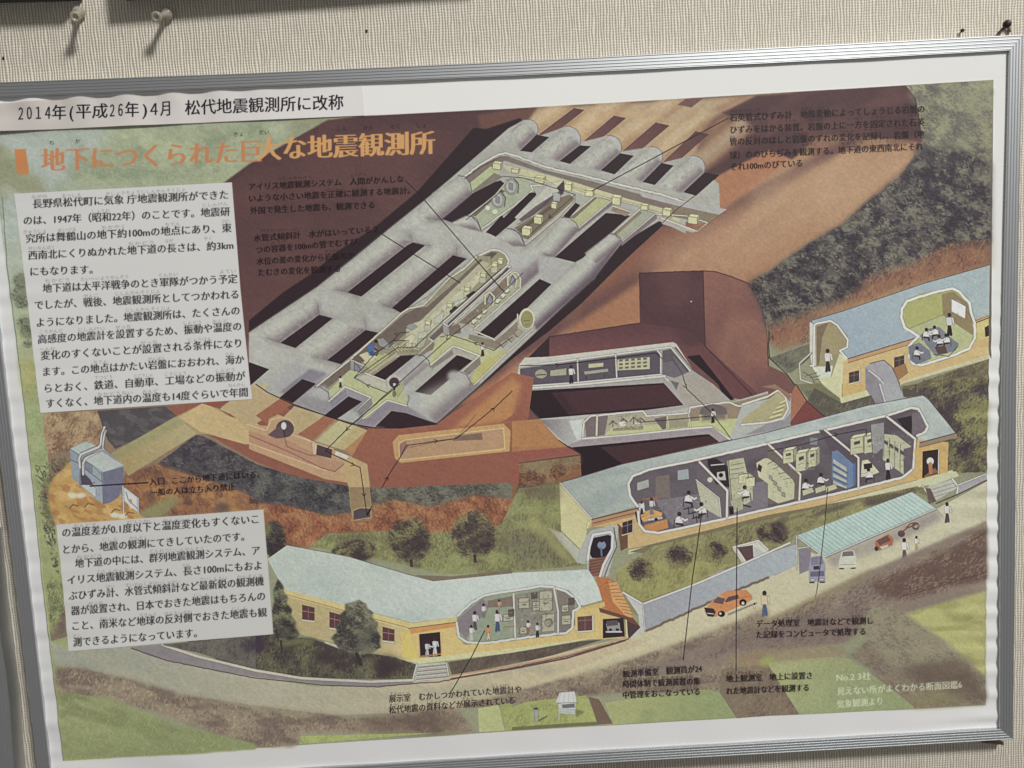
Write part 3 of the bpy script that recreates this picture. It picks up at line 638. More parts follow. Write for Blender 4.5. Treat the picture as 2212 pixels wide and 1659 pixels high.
F("1150,1000 1190,930 1300,880 1560,830 1640,850 1740,970 1780,1100 1790,1280 1720,1370 1480,1450 1300,1500 1220,1450 1215,1330 1310,1240 1180,1170", (170, 172, 112)); F("1500,880 1600,860 1720,960 1760,1080 1770,1230 1600,1120 1510,1060", (146, 130, 96)); F("1170,980 1300,910 1500,880 1505,1060 1220,1180 1160,1090", (172, 174, 110)); G("1210,1180 1510,1060 1600,1120 1770,1230 1720,1370 1310,1490 1300,1250", (176, 182, 136), (188, 192, 140), "1400,1150 1600,1400")
F("1585,920 1640,940 1710,985 1705,1095 1585,1030", (226, 226, 226)); L("1585,920 1710,985 1705,1095", 6, (100, 90, 76)); L("1510,1060 1600,1120 1760,1230", 4, (110, 104, 74)); L("1215,1180 1510,1060", 4, (110, 104, 74))
L("1215,1330 1300,1245 1180,1170 1150,1080 1155,1010 1200,940 1420,870 1590,832 1650,860 1740,960 1755,1050 1785,1130 1785,1260 1740,1350 1600,1410 1330,1495 1250,1480 1215,1410", 20, (222, 222, 212), rough=2)
F("1310,1240 1380,1180 1480,1165 1570,1250 1650,1310 1620,1370 1450,1420 1400,1360", (124, 128, 136)); F("1215,1330 1310,1300 1400,1370 1410,1440 1280,1490 1225,1450", (120, 124, 138))
for x, y in ((1370, 1230), (1440, 1210), (1480, 1290), (1540, 1280), (1290, 1390)): SEATED(x, y, .8, 1 if x % 20 else -1)
F("1440,1340 1530,1330 1550,1390 1470,1400", (96, 70, 66)); L("1640,1330 1560,1420 1430,1400", 6, (80, 74, 70)); PERSON(1565, 1235, 190, (206, 206, 202), (46, 40, 46)); L("1580,1080 1640,1050", 8, (150, 140, 120)); PERSON(515, 1545, 190, (210, 208, 200), (58, 48, 54))
for x, y, w, h in ((1090, 1410, 85, 110), (700, 1540, 85, 110)):
    F([[x, y + 20], [x + w, y], [x + w, y + h - 20], [x, y + h]], (78, 62, 62)); L([[x + w + 8, y - 12], [x + w + 8, y + h - 14], [x - 10, y + h + 10]], 9, (214, 206, 180)); L([[x + w / 2, y + 10], [x + w / 2, y + h - 8]], 5, (130, 116, 104)); L([[x, y + h * .45], [x + w, y + h * .3]], 5, (130, 116, 104))
F("1870,1170 1905,1150 1905,1240 1875,1250", (58, 48, 48))
F("840,1510 880,1480 1000,1450 1060,1500 1110,1580 1140,1720 1200,1800 1030,1800 900,1659", (164, 162, 166)); F("840,1510 960,1640 1000,1810 900,1830 840,1700", (142, 136, 142)); L("870,1540 950,1600 1000,1659", 14, (196, 194, 192)); L("880,1480 1000,1450 1070,1510 1130,1640 1160,1770", 6, (74, 66, 68)); F("1080,1520 1180,1480 1210,1560 1130,1620", (160, 122, 82))
F("1140,1640 1905,1400 1905,1440 1150,1659 1140,1680", (206, 198, 160)); F("1150,1700 1905,1440 1905,1800 1500,1800 1200,1780", (110, 102, 80)); S("1150,1680 1905,1440 1905,1900 1300,1900", [(84, 74, 66), (108, 98, 78), (132, 122, 92), (146, 140, 100)], 1500, 14, 4, -50, 25, .7)
T(3, 2)
F("470,-10 640,100 640,160 340,120 240,0", (126, 124, 92)); F("400,30 640,165 890,95 930,170 500,285 340,140", (98, 92, 80)); S("240,0 640,165 890,95 930,170 500,285", FOREST[1:], 420, 14, 4, -60, 30, .6)
F("460,0 620,120 630,165 880,95 850,50 640,105", (206, 202, 160)); F("640,0 840,0 845,50 640,110", (206, 176, 112)); F("430,-60 630,-60 635,110 470,0", (206, 206, 162)); L("640,0 640,110", 4, (120, 104, 76)); F("840,0 960,0 1010,150 930,170", (146, 140, 146)); F("960,0 1130,0 1170,115 1010,155", (168, 170, 172)); L("965,0 1010,150", 14, (200, 198, 196))
F("1150,20 1895,-100 1890,760 1560,760 1350,100", (112, 104, 80)); F("1160,40 1895,0 1895,130 1600,260 1420,180 1340,95 1170,110", (92, 82, 78)); F("1895,140 1890,420 1640,760 1700,500 1610,280", (140, 140, 92), 1, 8); F("1420,190 1600,270 1700,420 1790,560 1560,760 1550,480 1640,420", (70, 60, 66), 1, 8)
S("1160,20 1895,-80 1890,760 1560,770 1550,480 1640,420 1340,95", [(66, 56, 62), (90, 82, 74), (116, 110, 82), (142, 140, 90), (156, 154, 98)], 3000, 15, 4, -50, 25, .7, 60)
# ------------------------------------------------------------------ middle building
T(2, 2)
T(3, 2)
F("190,340 330,145 490,280 480,300 200,355", (128, 70, 68)); F("200,85 240,0 335,140 195,330", (168, 112, 88)); L("240,0 335,145 495,285", 8, (60, 44, 46)); L("330,148 195,330", 5, (90, 60, 56))
T(2, 2)
G("415,850 610,795 950,690 1850,495 2212,415 3060,185 3552,95 3585,110 3842,430 3600,490 3520,510 3500,440 3590,375 3530,245 3450,205 2212,510 1560,655 1180,735 1030,790 1000,860 1020,960 1085,1050 690,1165", (166, 175, 167), (182, 191, 186), "600,950 2300,450")
N("415,850 950,690 2212,415 3552,95 3842,430 3520,510 3530,245 3450,205 2212,510 1180,735 1020,960 690,1165", (142, 153, 153), .4, 150, 60, -15, .5, .75); L("415,850 610,795 950,690 1850,495 2212,415 3060,185 3552,95", 6, (92, 80, 84)); L("3552,95 3600,130 3842,430", 8, (84, 74, 74))
F("408,860 690,1165 655,1200 640,1310 590,1430 425,1275", (206, 200, 150)); L("415,855 690,1165", 10, (220, 218, 200)); F("650,1190 690,1165 700,1210 640,1260", (212, 208, 160))
F("310,1245 420,1220 430,1280 585,1430 560,1530", (184, 184, 168)); L("425,1270 585,1425", 5, (110, 100, 88))
F("690,1170 1090,1075 1100,1220 1150,1275 1260,1290 2212,1085 3300,830 3500,480 3520,480 3770,500 3760,780 3480,850 2212,1180 1010,1420 980,1380 990,1290 900,1230 690,1230 650,1250", (200, 173, 122)); F("685,1170 1085,1075 1085,1130 690,1230", (182, 138, 102)); L("690,1168 1085,1070", 8, (72, 54, 50)); L("700,1200 1085,1105", 6, (96, 70, 60)); F("910,1200 1000,1280 1000,1410 940,1440", (112, 80, 66))
F("1010,1430 2212,1165 3500,820 3800,740 3860,795 3000,1030 2212,1210 1000,1470", (206, 200, 164)); L("1010,1430 2212,1165 3500,825", 5, (140, 118, 84))
INT = "1015,955 1010,870 1040,800 1180,745 1600,675 2212,525 3250,278 3452,212 3520,232 3590,360 3565,415 3484,470 3462,730 3372,800 2212,1075 1270,1290 1130,1230 1090,1090"
F(INT, (104, 95, 101)); N(INT, (84, 74, 82), .6, 120, 60, -15, .5, .75)
F("1240,800 1360,780 1370,980 1240,990", (124, 112, 106)); F("1080,850 1180,820 1185,890 1080,920", (168, 170, 162)); F("1430,745 1525,730 1530,820 1430,830", (160, 166, 168)); F("1380,985 2212,830 2212,1075 1800,1170 1400,1230 1290,1090 1240,1000", (126, 118, 124)); F("1100,990 1280,970 1240,1010", (150, 108, 84))
F("1600,680 1860,920 1850,1140 1800,1160 1600,810", (110, 100, 106)); F("1590,830 1790,990 1800,1150 1640,1060", (186, 186, 162)); L("1590,825 1790,985 1805,1150", 8, (214, 212, 190)); E(1710, 825, 24, 24, (206, 202, 180))
F("1110,1110 1210,1080 1300,1110 1290,1150 1140,1190 1100,1150", (206, 160, 96)); F("1150,1215 1340,1165 1350,1240 1230,1275 1130,1240", (196, 136, 82)); F("1090,1030 1140,1020 1150,1110 1100,1120", (206, 206, 200)); PERSON(1205, 1120, 140, (192, 192, 196), (120, 116, 130)); PERSON(1120, 1120, 110, (208, 208, 204), (60, 50, 52)); F("1060,1100 1110,1130 1130,1230 1080,1190", (70, 56, 54)); L("1180,1170 1290,1155", 18, (196, 192, 192)); E(1245, 1168, 14, 12, INK)
for x, y in ((1530, 990), (1640, 1090), (1450, 1175)): SEATED(x, y, 1.0, -1 if x > 1600 else 1)
for x, y in ((1520, 1080), (1590, 1160), (1560, 1120)): L([[x - 40, y], [x + 50, y - 20]], 9, (56, 48, 50)); L([[x, y - 20], [x + 10, y + 40]], 8, (56, 48, 50))
F("1690,650 1760,640 1880,720 1880,890 1760,860 1690,690", (52, 44, 48)); L("1720,700 1830,690", 9, (200, 198, 190)); F("1770,760 1840,750 1850,830 1770,830", (190, 188, 178)); E(1805, 785, 18, 18, INK); F("1860,660 2000,635 2030,760 2080,790 2080,1000 1900,1110 1880,900", (184, 184, 152)); L("1870,660 1890,900 1900,1100", 6, (90, 84, 74))
for i in range(4): L([[1890, 700 + i * 40], [2000, 680 + i * 40]], 6, (120, 114, 96))
for x, y in ((2000, 800), (2060, 830)): F([[x - 40, y - 20], [x + 40, y - 30], [x + 40, y + 50], [x - 40, y + 60]], (206, 204, 166)); L([[x - 40, y - 20], [x + 40, y - 30], [x + 40, y + 50]], 6, (76, 70, 62))
SEATED(2015, 945, 1.0, -1); L("1990,1040 2060,1060", 12, (52, 44, 50)); F("1880,1000 1990,980 2000,1080 1920,1110", (170, 170, 142)); F("1875,1060 1910,1050 1915,1120 1880,1130", PIT)
F("2110,680 2180,640 2212,640 2212,860 2130,800", (198, 196, 160)); F("2130,690 2160,710 2150,760 2120,740", (60, 52, 52))
# the arched entrance with steps
F("560,1540 590,1420 640,1310 690,1260 860,1220 910,1215 920,1230 900,1400 830,1659 650,1659 660,1560", (176, 178, 172)); F("690,1330 830,1300 855,1310 850,1440 800,1500 690,1500 670,1460", (46, 36, 46)); F("670,1510 800,1490 850,1440 760,1659 660,1659", (132, 92, 78)); E(775, 1390, 38, 36, (126, 140, 160)); L("770,1420 775,1480", 18, (96, 108, 140)); E(775, 1352, 14, 14, INK)
L("650,1540 670,1400 700,1300 850,1275 870,1300 865,1420 790,1560 760,1659", 20, (216, 214, 206)); L("880,1240 905,1400 820,1600 800,1659", 9, (92, 80, 86)); L("650,1530 660,1659", 8, (206, 200, 190))
for i in range(5): L([[668, 1530 + i * 26], [790 - i * 8, 1510 + i * 26]], 5, (86, 60, 56))
for x, y, w, h in ((955, 1195, 85, 100),): F([[x, y], [x + w, y - 25], [x + w, y + h - 20], [x, y + h]], (62, 48, 56)); L([[x - 5, y + h + 10], [x + w + 6, y + h - 15], [x + w + 6, y - 20]], 9, (206, 190, 160)); L([[x, y + 35], [x + w, y + 10]], 5, (150, 140, 140)); L([[x + w / 2, y - 12], [x + w / 2, y + h - 10]], 5, (150, 140, 140))
L("1085,1055 1020,965 1005,860 1040,795 1180,738 1560,662 2212,512 3240,270 3452,203 3510,212 3555,295 3592,365 3570,412 3500,445", 20, (218, 216, 202), rough=2); L("1090,1100 1100,1210 1150,1270 1260,1285 1500,1235 2212,1080 2950,910 3372,805 3462,732 3484,475 3237,280", 20, (220, 218, 204), rough=2); L("1620,672 1860,920 1855,1150", 18, (214, 212, 200))
T(3, 2)
F("440,400 500,390 780,640 780,880 740,890 530,560", (94, 84, 92)); F("0,510 270,780 270,990 0,1040", (116, 104, 98)); F("1110,300 1245,270 1240,440 1190,400", (52, 42, 48)); F("1240,250 1310,240 1370,370 1330,420 1250,440", (120, 110, 116))
L("0,515 280,780 270,1000", 16, (216, 212, 196)); L("490,395 780,635 780,890", 16, (216, 212, 198)); L("1025,280 1270,470 1255,730", 16, (216, 212, 200))
def CAB(x, y, w, h, d=30, c=(196, 196, 160)):
    F([[x, y], [x + w, y - .18 * w], [x + w, y + h - .18 * w], [x, y + h]], c); F([[x, y], [x + d, y - d], [x + w + d, y - .18 * w - d], [x + w, y - .18 * w]], (212, 212, 178)); F([[x + w, y - .18 * w], [x + w + d, y - .18 * w - d * .8], [x + w + d, y + h - .2 * w - d], [x + w, y + h - .18 * w]], (158, 156, 130))
    L([[x, y], [x + w, y - .18 * w], [x + w, y + h - .18 * w], [x, y + h]], 4, (84, 78, 72), .8, True); F([[x + .3 * w, y + .2 * h], [x + .75 * w, y + .12 * h], [x + .75 * w, y + .3 * h], [x + .3 * w, y + .38 * h]], (84, 78, 74)); L([[x + .2 * w, y + .6 * h], [x + .8 * w, y + .5 * h]], 4, (120, 114, 98))
for q in ((130, 580, 90, 110), (240, 600, 90, 160), (345, 580, 70, 140), (710, 470, 110, 140), (830, 450, 90, 150)): CAB(*q)
F("885,350 1000,330 1000,540 930,600 900,580", (150, 150, 148)); L("885,350 900,590", 5, (90, 84, 86)); F("1000,430 1110,440 1240,540 1170,560 1170,780 990,650", (186, 186, 156))
for i in range(4): L([[1000 + i * 48, 440 + i * 26], [1000 + i * 46, 640 + i * 40]], 4, (90, 84, 76)); F([[1005 + i * 45, 480 + i * 28], [1035 + i * 45, 500 + i * 28], [1035 + i * 45, 530 + i * 28], [1005 + i * 45, 510 + i * 28]], (92, 86, 82))
F("0,640 60,680 210,820 230,860 225,990 90,1030 0,980", (192, 192, 158)); 
for i in range(4): L([[0 + i * 45, 690 + i * 44], [50 + i * 50, 660 + i * 50]], 5, (90, 84, 72)); F([[10 + i * 36, 780 + i * 50], [40 + i * 36, 800 + i * 46], [40 + i * 36, 840 + i * 46], [10 + i * 36, 815 + i * 50]], (150, 148, 126))
F("550,580 600,570 735,690 735,880 690,900 550,820", (112, 132, 166)); 
for i in range(4): F([[560, 640 + i * 62], [680, 720 + i * 55], [680, 760 + i * 48], [560, 680 + i * 60]], (180, 184, 176)); L([[555, 690 + i * 60], [685, 765 + i * 50]], 6, (72, 80, 112))
F("735,690 755,680 755,870 735,880", (92, 112, 150)); F("360,460 430,465 425,530 360,520", (134, 136, 142))
F("810,660 860,650 900,690 960,760 860,800 800,800", (206, 204, 172)); F("825,690 895,680 900,720 830,735", (54, 46, 50)); SEATED(870, 785, .9, -1); PERSON(1035, 815, 170, (214, 212, 206), (48, 42, 48))
for x, y in ((330, 880), (460, 830)): SEATED(x, y, .9, 1)
for x, y in ((340, 920), (450, 900), (540, 890)): F([[x - 45, y], [x + 40, y - 30], [x + 60, y + 10], [x - 40, y + 45]], (190, 188, 150)); L([[x - 45, y], [x - 40, y + 45]], 4, (90, 84, 72))
L("0,578 300,520 610,430 845,388 850,450", 6, INK, .9); ARROW(600, 430, -10)
F("1310,500 1630,420 1635,465 1300,545", (152, 132, 110)); L("1310,505 1630,420", 7, (70, 58, 56)); L("1310,545 1600,470", 5, (92, 72, 60)); F("1260,560 1550,500 1545,760 1340,815 1200,840 1280,740", (206, 172, 108)); F("1335,580 1480,560 1475,770 1330,810", (56, 44, 42)); F("1350,790 1440,720 1470,760 1340,810", (142, 104, 80)); E(1400, 665, 32, 34, (216, 214, 204)); L("1400,690 1405,760", 36, (182, 122, 90)); L("1475,560 1470,770", 10, (206, 202, 196))
F("1340,830 1620,750 1650,790 1400,880", (202, 204, 166)); F("1380,880 1600,820 1640,890 1460,1000 1400,990", (186, 188, 174))
for i in range(3): L([[1410 + i * 16, 910 + i * 30], [1620 + i * 12, 850 + i * 30]], 7, (146, 144, 130))
L("1590,815 1640,880 1630,950", 13, (218, 218, 206)); L("1330,880 1370,930 1390,1000", 13, (210, 208, 196)); F("1360,900 1400,900 1450,1010 1390,1030", (104, 86, 84)); F("1640,870 1890,780 1890,830 1640,950", (166, 162, 166)); L("1640,870 1890,775", 10, (206, 204, 190)); L("1450,1030 1640,950 1890,830", 12, (92, 78, 66))
# road on the right with the parking shed
T(0, 3)
G("4424,770 5434,545 5584,470 5924,320 6274,160 6636,10 7200,-260 8000,-640 7500,-60 7016,170 6636,360 6124,570 5674,750 5374,860 4964,930 4424,1040", (196, 181, 147), (204, 196, 162), "4800,800 6000,400")
S("4500,780 5434,545 6636,20 7300,-150 6636,350 5374,860", [(178, 162, 130), (192, 180, 148), (202, 192, 160)], 900, 13, 4, -25, 20, .35)
T(3, 2)
G("-400,1700 240,1400 500,1500 800,1300 1450,1080 1890,840 1886,1180 1500,1400 1000,1659 -900,2450 -2000,2700 -2300,2450 -1300,2200", (200, 190, 155), (202, 198, 168), "-1500,2500 1600,1100")
F("1300,890 1340,890 1390,1010 1440,1040 1360,960 1260,920 480,1060 0,1180 0,1400 240,1300 -100,1600 -400,1500 -1200,1450 -1000,1380 0,1130", (126, 116, 88)); 
VERGE = "-1000,1400 0,1170 600,1030 1290,880 1330,920 1240,950 240,1310 150,1400 -100,1500 -400,1750 -1050,2050 -1280,1900 -1320,1650"
F(VERGE, (142, 138, 96)); S(VERGE, [(88, 78, 68), (112, 104, 80), (140, 134, 92), (158, 154, 102), (170, 166, 110)], 5200, 14, 4, -55, 25, .65, 60)
N("0,1180 1290,890 1330,930 240,1250 0,1300", (84, 72, 68), .7, 120, 40, -15, .4, .6, 4)
G("240,1310 1240,930 1450,1075 490,1490", (176, 200, 192), (186, 208, 200), "500,1300 1200,1000")
for i in range(28):
    f = i / 28; L([[250 + 990 * f, 1308 - 376 * f], [490 + 960 * f, 1490 - 412 * f]], 3.5, (112, 124, 120), .7)
L("240,1310 490,1492 1450,1075", 10, (206, 210, 204)); L("500,1500 1455,1085", 6, (110, 104, 110)); F("490,1500 1440,1090 1500,1150 1300,1260 760,1480 560,1560", (150, 140, 138), .6, 6)
L("245,1320 250,1600", 9, (200, 196, 186)); L("245,1420 370,1400", 8, (206, 204, 196)); L("1455,1080 1520,1160", 5, (140, 130, 124))
F("0,1460 240,1380 250,1560 60,1650 -120,1659", (156, 154, 160)); F("260,1420 370,1420 370,1600 270,1640", (136, 128, 138))
E(80, 1280, 85, 85, (70, 58, 64), .9, 6); TREE(80, 1280, 95, 95, [(56, 46, 52), (72, 62, 64), (98, 88, 78)], 260)
def CAR(x, y, w, h, c, dark=(58, 50, 56)):
    F([[x, y], [x + .1 * w, y - .55 * h], [x + .9 * w, y - .55 * h], [x + w, y], [x + w, y + .35 * h], [x, y + .35 * h]], c); F([[x + .15 * w, y - .1 * h], [x + .22 * w, y - .45 * h], [x + .8 * w, y - .45 * h], [x + .87 * w, y - .1 * h]], dark); L([[x + .08 * w, y + .38 * h], [x + .25 * w, y + .38 * h]], 14, INK); L([[x + .75 * w, y + .38 * h], [x + .92 * w, y + .38 * h]], 14, INK)
F("760,1480 1440,1095 1500,1150 1300,1270 1000,1420 860,1470 560,1580 520,1520", (156, 146, 140), .7, 8)
F("640,1442 738,1436 762,1500 758,1585 612,1590 614,1520", (206, 206, 188)); F("648,1448 732,1442 742,1480 640,1486", (120, 112, 114)); L("622,1560 750,1556", 5, (150, 146, 130)); L("620,1592 652,1592", 12, (70, 62, 62)); L("720,1590 752,1588", 12, (70, 62, 62))
F("372,1490 468,1476 498,1570 494,1705 352,1708 350,1590", (156, 154, 172)); F("378,1500 462,1490 474,1550 372,1562", (132, 128, 150)); F("392,1572 440,1568 442,1598 394,1602", (66, 60, 68)); F("368,1620 482,1614 484,1655 366,1660", (110, 106, 128)); L("360,1712 396,1712", 13, (66, 60, 66)); L("450,1710 486,1710", 13, (66, 60, 66)); L("372,1690 396,1690", 10, (214, 212, 206)); L("452,1688 476,1688", 10, (214, 212, 206))
F("925,1352 1040,1292 1082,1332 1076,1388 960,1438 928,1420", (174, 108, 84)); F("940,1352 1028,1308 1056,1348 965,1390", (112, 80, 74)); F("962,1402 1036,1380 1046,1406 980,1428", (200, 186, 166)); E(936, 1420, 17, 19, (70, 58, 58))
E(1150, 1290, 30, 28, (92, 74, 76)); E(1275, 1225, 32, 32, (98, 80, 78)); E(1275, 1225, 18, 18, (170, 156, 142)); L("1150,1280 1200,1240 1270,1215", 14, (132, 78, 70)); L("1195,1235 1225,1205 1260,1195", 10, (110, 66, 62))
L("1300,1170 1302,1260", 5, (170, 160, 146)); L("860,1405 862,1470", 5, (170, 160, 146))
PERSON(1545, 1190, 170, (212, 208, 196), (82, 72, 80)); PERSON(1175, 1510, 180, (216, 214, 206), (96, 86, 88)); PERSON(1280, 1430, 120, (216, 210, 200), (190, 150, 110))
L("515,895 490,1200 440,1659 420,1790 365,1999", 6, INK, .9)
# ------------------------------------------------------------------ left: ghost tunnels, rocks and the entrance block
T(0, 2)
F("350,250 2180,130 2300,60 2600,300 3100,560 3180,640 3240,900 3200,1300 2300,1300 2212,1120 480,1215 430,900 410,560 390,250", (142, 120, 98))
F("840,230 1430,190 1560,300 1000,560 930,480 880,340", (82, 76, 80)); N("840,230 1430,190 1560,300 1000,560", (104, 100, 98), .8, 40, 20, 20, .48, .68, 3, 3)
F("380,250 840,230 880,340 900,500 850,560 640,530 420,600 380,450", (164, 138, 106)); N("380,250 840,230 900,500 640,530 420,600", (128, 98, 80), .8, 50, 22, -60, .5, .66, 3, 3); S("380,250 840,230 900,560 420,600", [(118, 90, 74), (150, 120, 94), (172, 146, 112), (186, 164, 126)], 900, 18, 4, -60, 22, .7)
for x, y in ((430, 560), (470, 590), (520, 580)): L([[x - 30, y + 20], [x - 40, y - 20], [x, y - 40], [x + 30, y]], 4, (110, 84, 66))
F("1430,190 1750,160 2000,130 2212,110 2800,330 2700,520 3240,900 2800,900 2212,670 1740,400 1560,300", (146, 92, 76))
SLOPE = "1360,690 1690,440 1760,450 2212,690 2800,870 3010,900 3220,900 3210,1070 3000,1100 2500,1040 2212,980 2000,900 1700,800 1500,760"
F(SLOPE, (84, 78, 82)); N(SLOPE, (64, 58, 66), .8, 30, 20, 20, .45, .65, 2, 3); S(SLOPE, [(58, 52, 60), (78, 72, 78), (100, 96, 94), (122, 118, 106)], 2600, 12, 4, 20, 30, .65, 40)
ROCK = "1080,790 1360,690 1560,760 2000,900 2212,980 2700,1080 3000,1130 3240,1000 3240,1320 2500,1420 2300,1400 2212,1100 1150,1150 1050,850"
F(ROCK, (146, 100, 72), .95, 6); N(ROCK, (186, 138, 86), .7, 90, 50, 20, .5, .7, 4); N(ROCK, (96, 70, 64), .7, 50, 40, 60, .52, .7, 3, 3); S(ROCK, [(96, 68, 62), (134, 90, 72), (160, 110, 78), (178, 132, 88)], 2600, 15, 4, 70, 30, .55, 50, 3)
F("1210,1100 1480,960 1560,1000 1400,1150 1200,1165", (142, 140, 98), .9, 5); E(1920, 1060, 66, 40, (94, 82, 74), .9, 6)
# ghost tunnels, pale and see-through
F("960,600 1500,290 1760,160 1900,215 2060,330 1800,430 1690,430 1110,790 1080,720", (166, 150, 108)); G("960,600 1540,290 1700,430 1110,790", (164, 146, 100), (176, 164, 122), "1000,700 1600,350"); F("960,600 1540,290 1600,340 1000,650", (150, 148, 108), .7, 4)
F("1540,290 1760,160 1990,280 2212,330 2330,420 2250,500 2120,520 1730,410 1690,380", (196, 172, 124)); F("1900,215 2212,0 2330,0 2060,290", (188, 176, 136)); F("1740,165 1990,110 1890,210", (146, 84, 70))
T(1, 2)
F("-30,0 100,70 320,170 -60,370 -300,200", (186, 164, 124)); F("0,270 215,120 320,165 90,340", (158, 100, 78)); F("330,190 590,270 400,430 310,450 330,330 230,290", (186, 166, 124)); F("350,440 590,275 700,305 510,490", (160, 106, 82)); F("520,490 720,310 830,350 970,400 760,570 660,540", (186, 168, 122)); F("500,490 690,310 880,360 680,545", (190, 184, 138), .8, 3); F("760,570 960,400 1020,380 830,620", (176, 132, 92))
G("970,385 1250,385 1560,345 2212,-100 2400,-60 2300,700 2212,860 1400,890 1000,900 960,690 830,620", (156, 98, 78), (146, 92, 76), "1100,400 1300,880"); F("1690,385 2212,-60 2290,0 2212,310 2100,330 1300,440", (182, 130, 86), 1, 5); F("2120,330 2212,270 2290,200 2300,300", (150, 92, 76))
L("0,0 100,70 300,165 600,270 820,345 1020,375 1250,378 1560,345", 8, (48, 36, 40))
F("-60,350 100,360 110,300 190,260 330,320 330,420 470,480 510,520 660,560 800,620 960,690 980,880 810,880 790,850 600,820 -60,560", (190, 156, 118)); F("-60,400 90,450 240,460 500,600 660,660 780,680 680,760 560,720 -60,520", (182, 140, 112))
L("-80,345 90,400 130,310 200,285 290,300 330,350 290,430 500,500", 10, (206, 184, 148)); E(250, 385, 78, 75, (92, 74, 78)); F("100,440 200,360 260,460 180,470", (104, 82, 86)); E(240, 360, 24, 34, (214, 206, 204)); L("240,400 250,450", 16, (70, 60, 70)); L("245,460 270,540 450,610 520,620", 6, (128, 86, 84))
F("500,510 660,560 650,640 520,610", (86, 66, 70)); F("480,500 530,520 520,610 490,600", (206, 180, 146)); L("500,505 665,560", 10, (206, 184, 150)); F("690,575 830,630 820,660 680,610", (212, 206, 196)); L("-60,440 300,590 560,720 680,755 760,690", 7, (130, 90, 84)); L("-60,510 250,620 600,745", 12, (206, 176, 138))
F("800,620 960,690 985,890 1000,1090 830,1170 790,850 720,760", (190, 164, 118)); F("805,890 985,890 1000,1180 830,1185", (150, 128, 96)); F("840,1090 900,1070 985,1075 985,1150 940,1170 845,1170", (84, 74, 80)); L("830,1180 840,1090 900,1068 990,1070 1000,1150 830,1178", 8, (186, 160, 118))
F("1180,500 1230,440 2140,340 2200,400 2190,580 1250,680 1200,640", (192, 154, 104)); F("1240,520 1290,480 2130,385 2150,550 1250,650", (180, 144, 110)); F("1240,520 1290,490 1320,540 1240,640", (150, 114, 98)); F("1720,450 1950,420 1960,480 1700,490", (128, 102, 90)); L("1240,640 1235,510 1290,480 2140,380 2150,560 1250,655", 10, (208, 184, 132), closed=True)
L("2212,60 2060,205 1730,470 1560,490 1300,530 1240,640 1150,780 970,1110", 7, INK, .9, rough=2); L("1900,260 1730,470 1550,500 1330,545", 4, INK, .6); L("1240,0 830,345 600,575 900,720 940,1000 960,1130", 7, INK, .9, rough=2)
for x, y, an in ((2060, 205, -45), (1570, 490, -5), (1140, 800, -60), (780, 400, 130), (850, 700, 20), (935, 970, 85)): ARROW(x, y, an)
L("960,1130 990,1080", 14, INK)
# entrance block
T(0, 2)
YARD = "420,860 560,700 640,650 900,800 1100,1000 1250,1160 480,1210 420,1060 390,930"
F(YARD, (188, 150, 90)); N(YARD, (206, 172, 112), .7, 60, 20, -10, .45, .65, 3); N(YARD, (160, 110, 70), .6, 40, 20, 30, .55, .7, 3)
L("560,680 440,780 390,900 390,1050 450,1210", 45, (96, 78, 70), .8, s=5); S("300,700 560,620 600,700 440,800 420,1000 470,1210 520,1659 480,1659 380,1300 310,900", [(70, 60, 60), (92, 86, 70), (116, 118, 84), (140, 148, 96)], 900, 14, 4, 60, 40, .8)
F("605,560 740,495 840,530 900,560 1070,700 1075,740 1040,960 980,1010 900,1035 840,1000 690,870 620,800", (140, 146, 152)); F("605,560 740,495 850,540 700,620", (176, 184, 178)); F("730,650 880,580 1070,700 900,760", (178, 186, 180)); F("880,760 1070,715 1065,850 1030,970 960,1020 895,1035", (112, 112, 132)); F("605,565 700,620 690,870 620,800", (142, 152, 162)); F("740,660 890,760 895,1030 830,990 720,900 690,870 790,870 820,880 780,820 740,780", (150, 160, 168)); F("740,660 800,700 800,770 740,730", (124, 130, 142)); F("700,740 780,820 810,880 700,860", (82, 74, 88)); F("690,870 790,870 830,900 830,980", (180, 186, 186))
L("610,650 690,690", 5, (84, 84, 92)); L("735,730 880,840", 6, (90, 90, 100)); L("800,700 890,790", 4, (100, 100, 110)); L("605,560 700,620 690,870", 5, (84, 84, 92)); L("880,760 895,1035", 5, (92, 92, 104))
L("905,370 880,420 870,520 850,545 700,605 685,640 690,720", 16, (196, 196, 192)); L("915,400 900,460 890,560 740,640 715,690 720,780", 16, (190, 190, 188)); L("918,375 912,430 898,540 870,575 735,625 705,665 708,760", 4, (84, 76, 80)); L("890,380 868,440 860,520 690,595", 4, (84, 76, 80))
F("1060,880 1200,985 1195,1110 1065,1000", (190, 196, 200)); F("1080,920 1180,995 1180,1080 1130,1070 1085,990", (210, 212, 210)); L("1090,930 1110,1000 1190,1075", 8, (110, 120, 140)); E(1130, 1010, 10, 18, (206, 150, 90)); L("1062,880 1070,1120", 10, (186, 190, 190)); L("1195,985 1195,1130", 8, (190, 194, 190))
for x, y in ((625, 960), (700, 960), (990, 1130), (1060, 1140)): E(x, y, 40, 22, (214, 206, 182), 1, 2); 
for x, y in ((640, 1050), (770, 1040), (1000, 1090), (1120, 1115)): L([[x - 35, y + 20], [x - 10, y - 10], [x + 40, y]], 10, (132, 86, 54))
L("690,868 820,850", 6, (70, 66, 74)); L("780,880 1280,850", 11, INK)
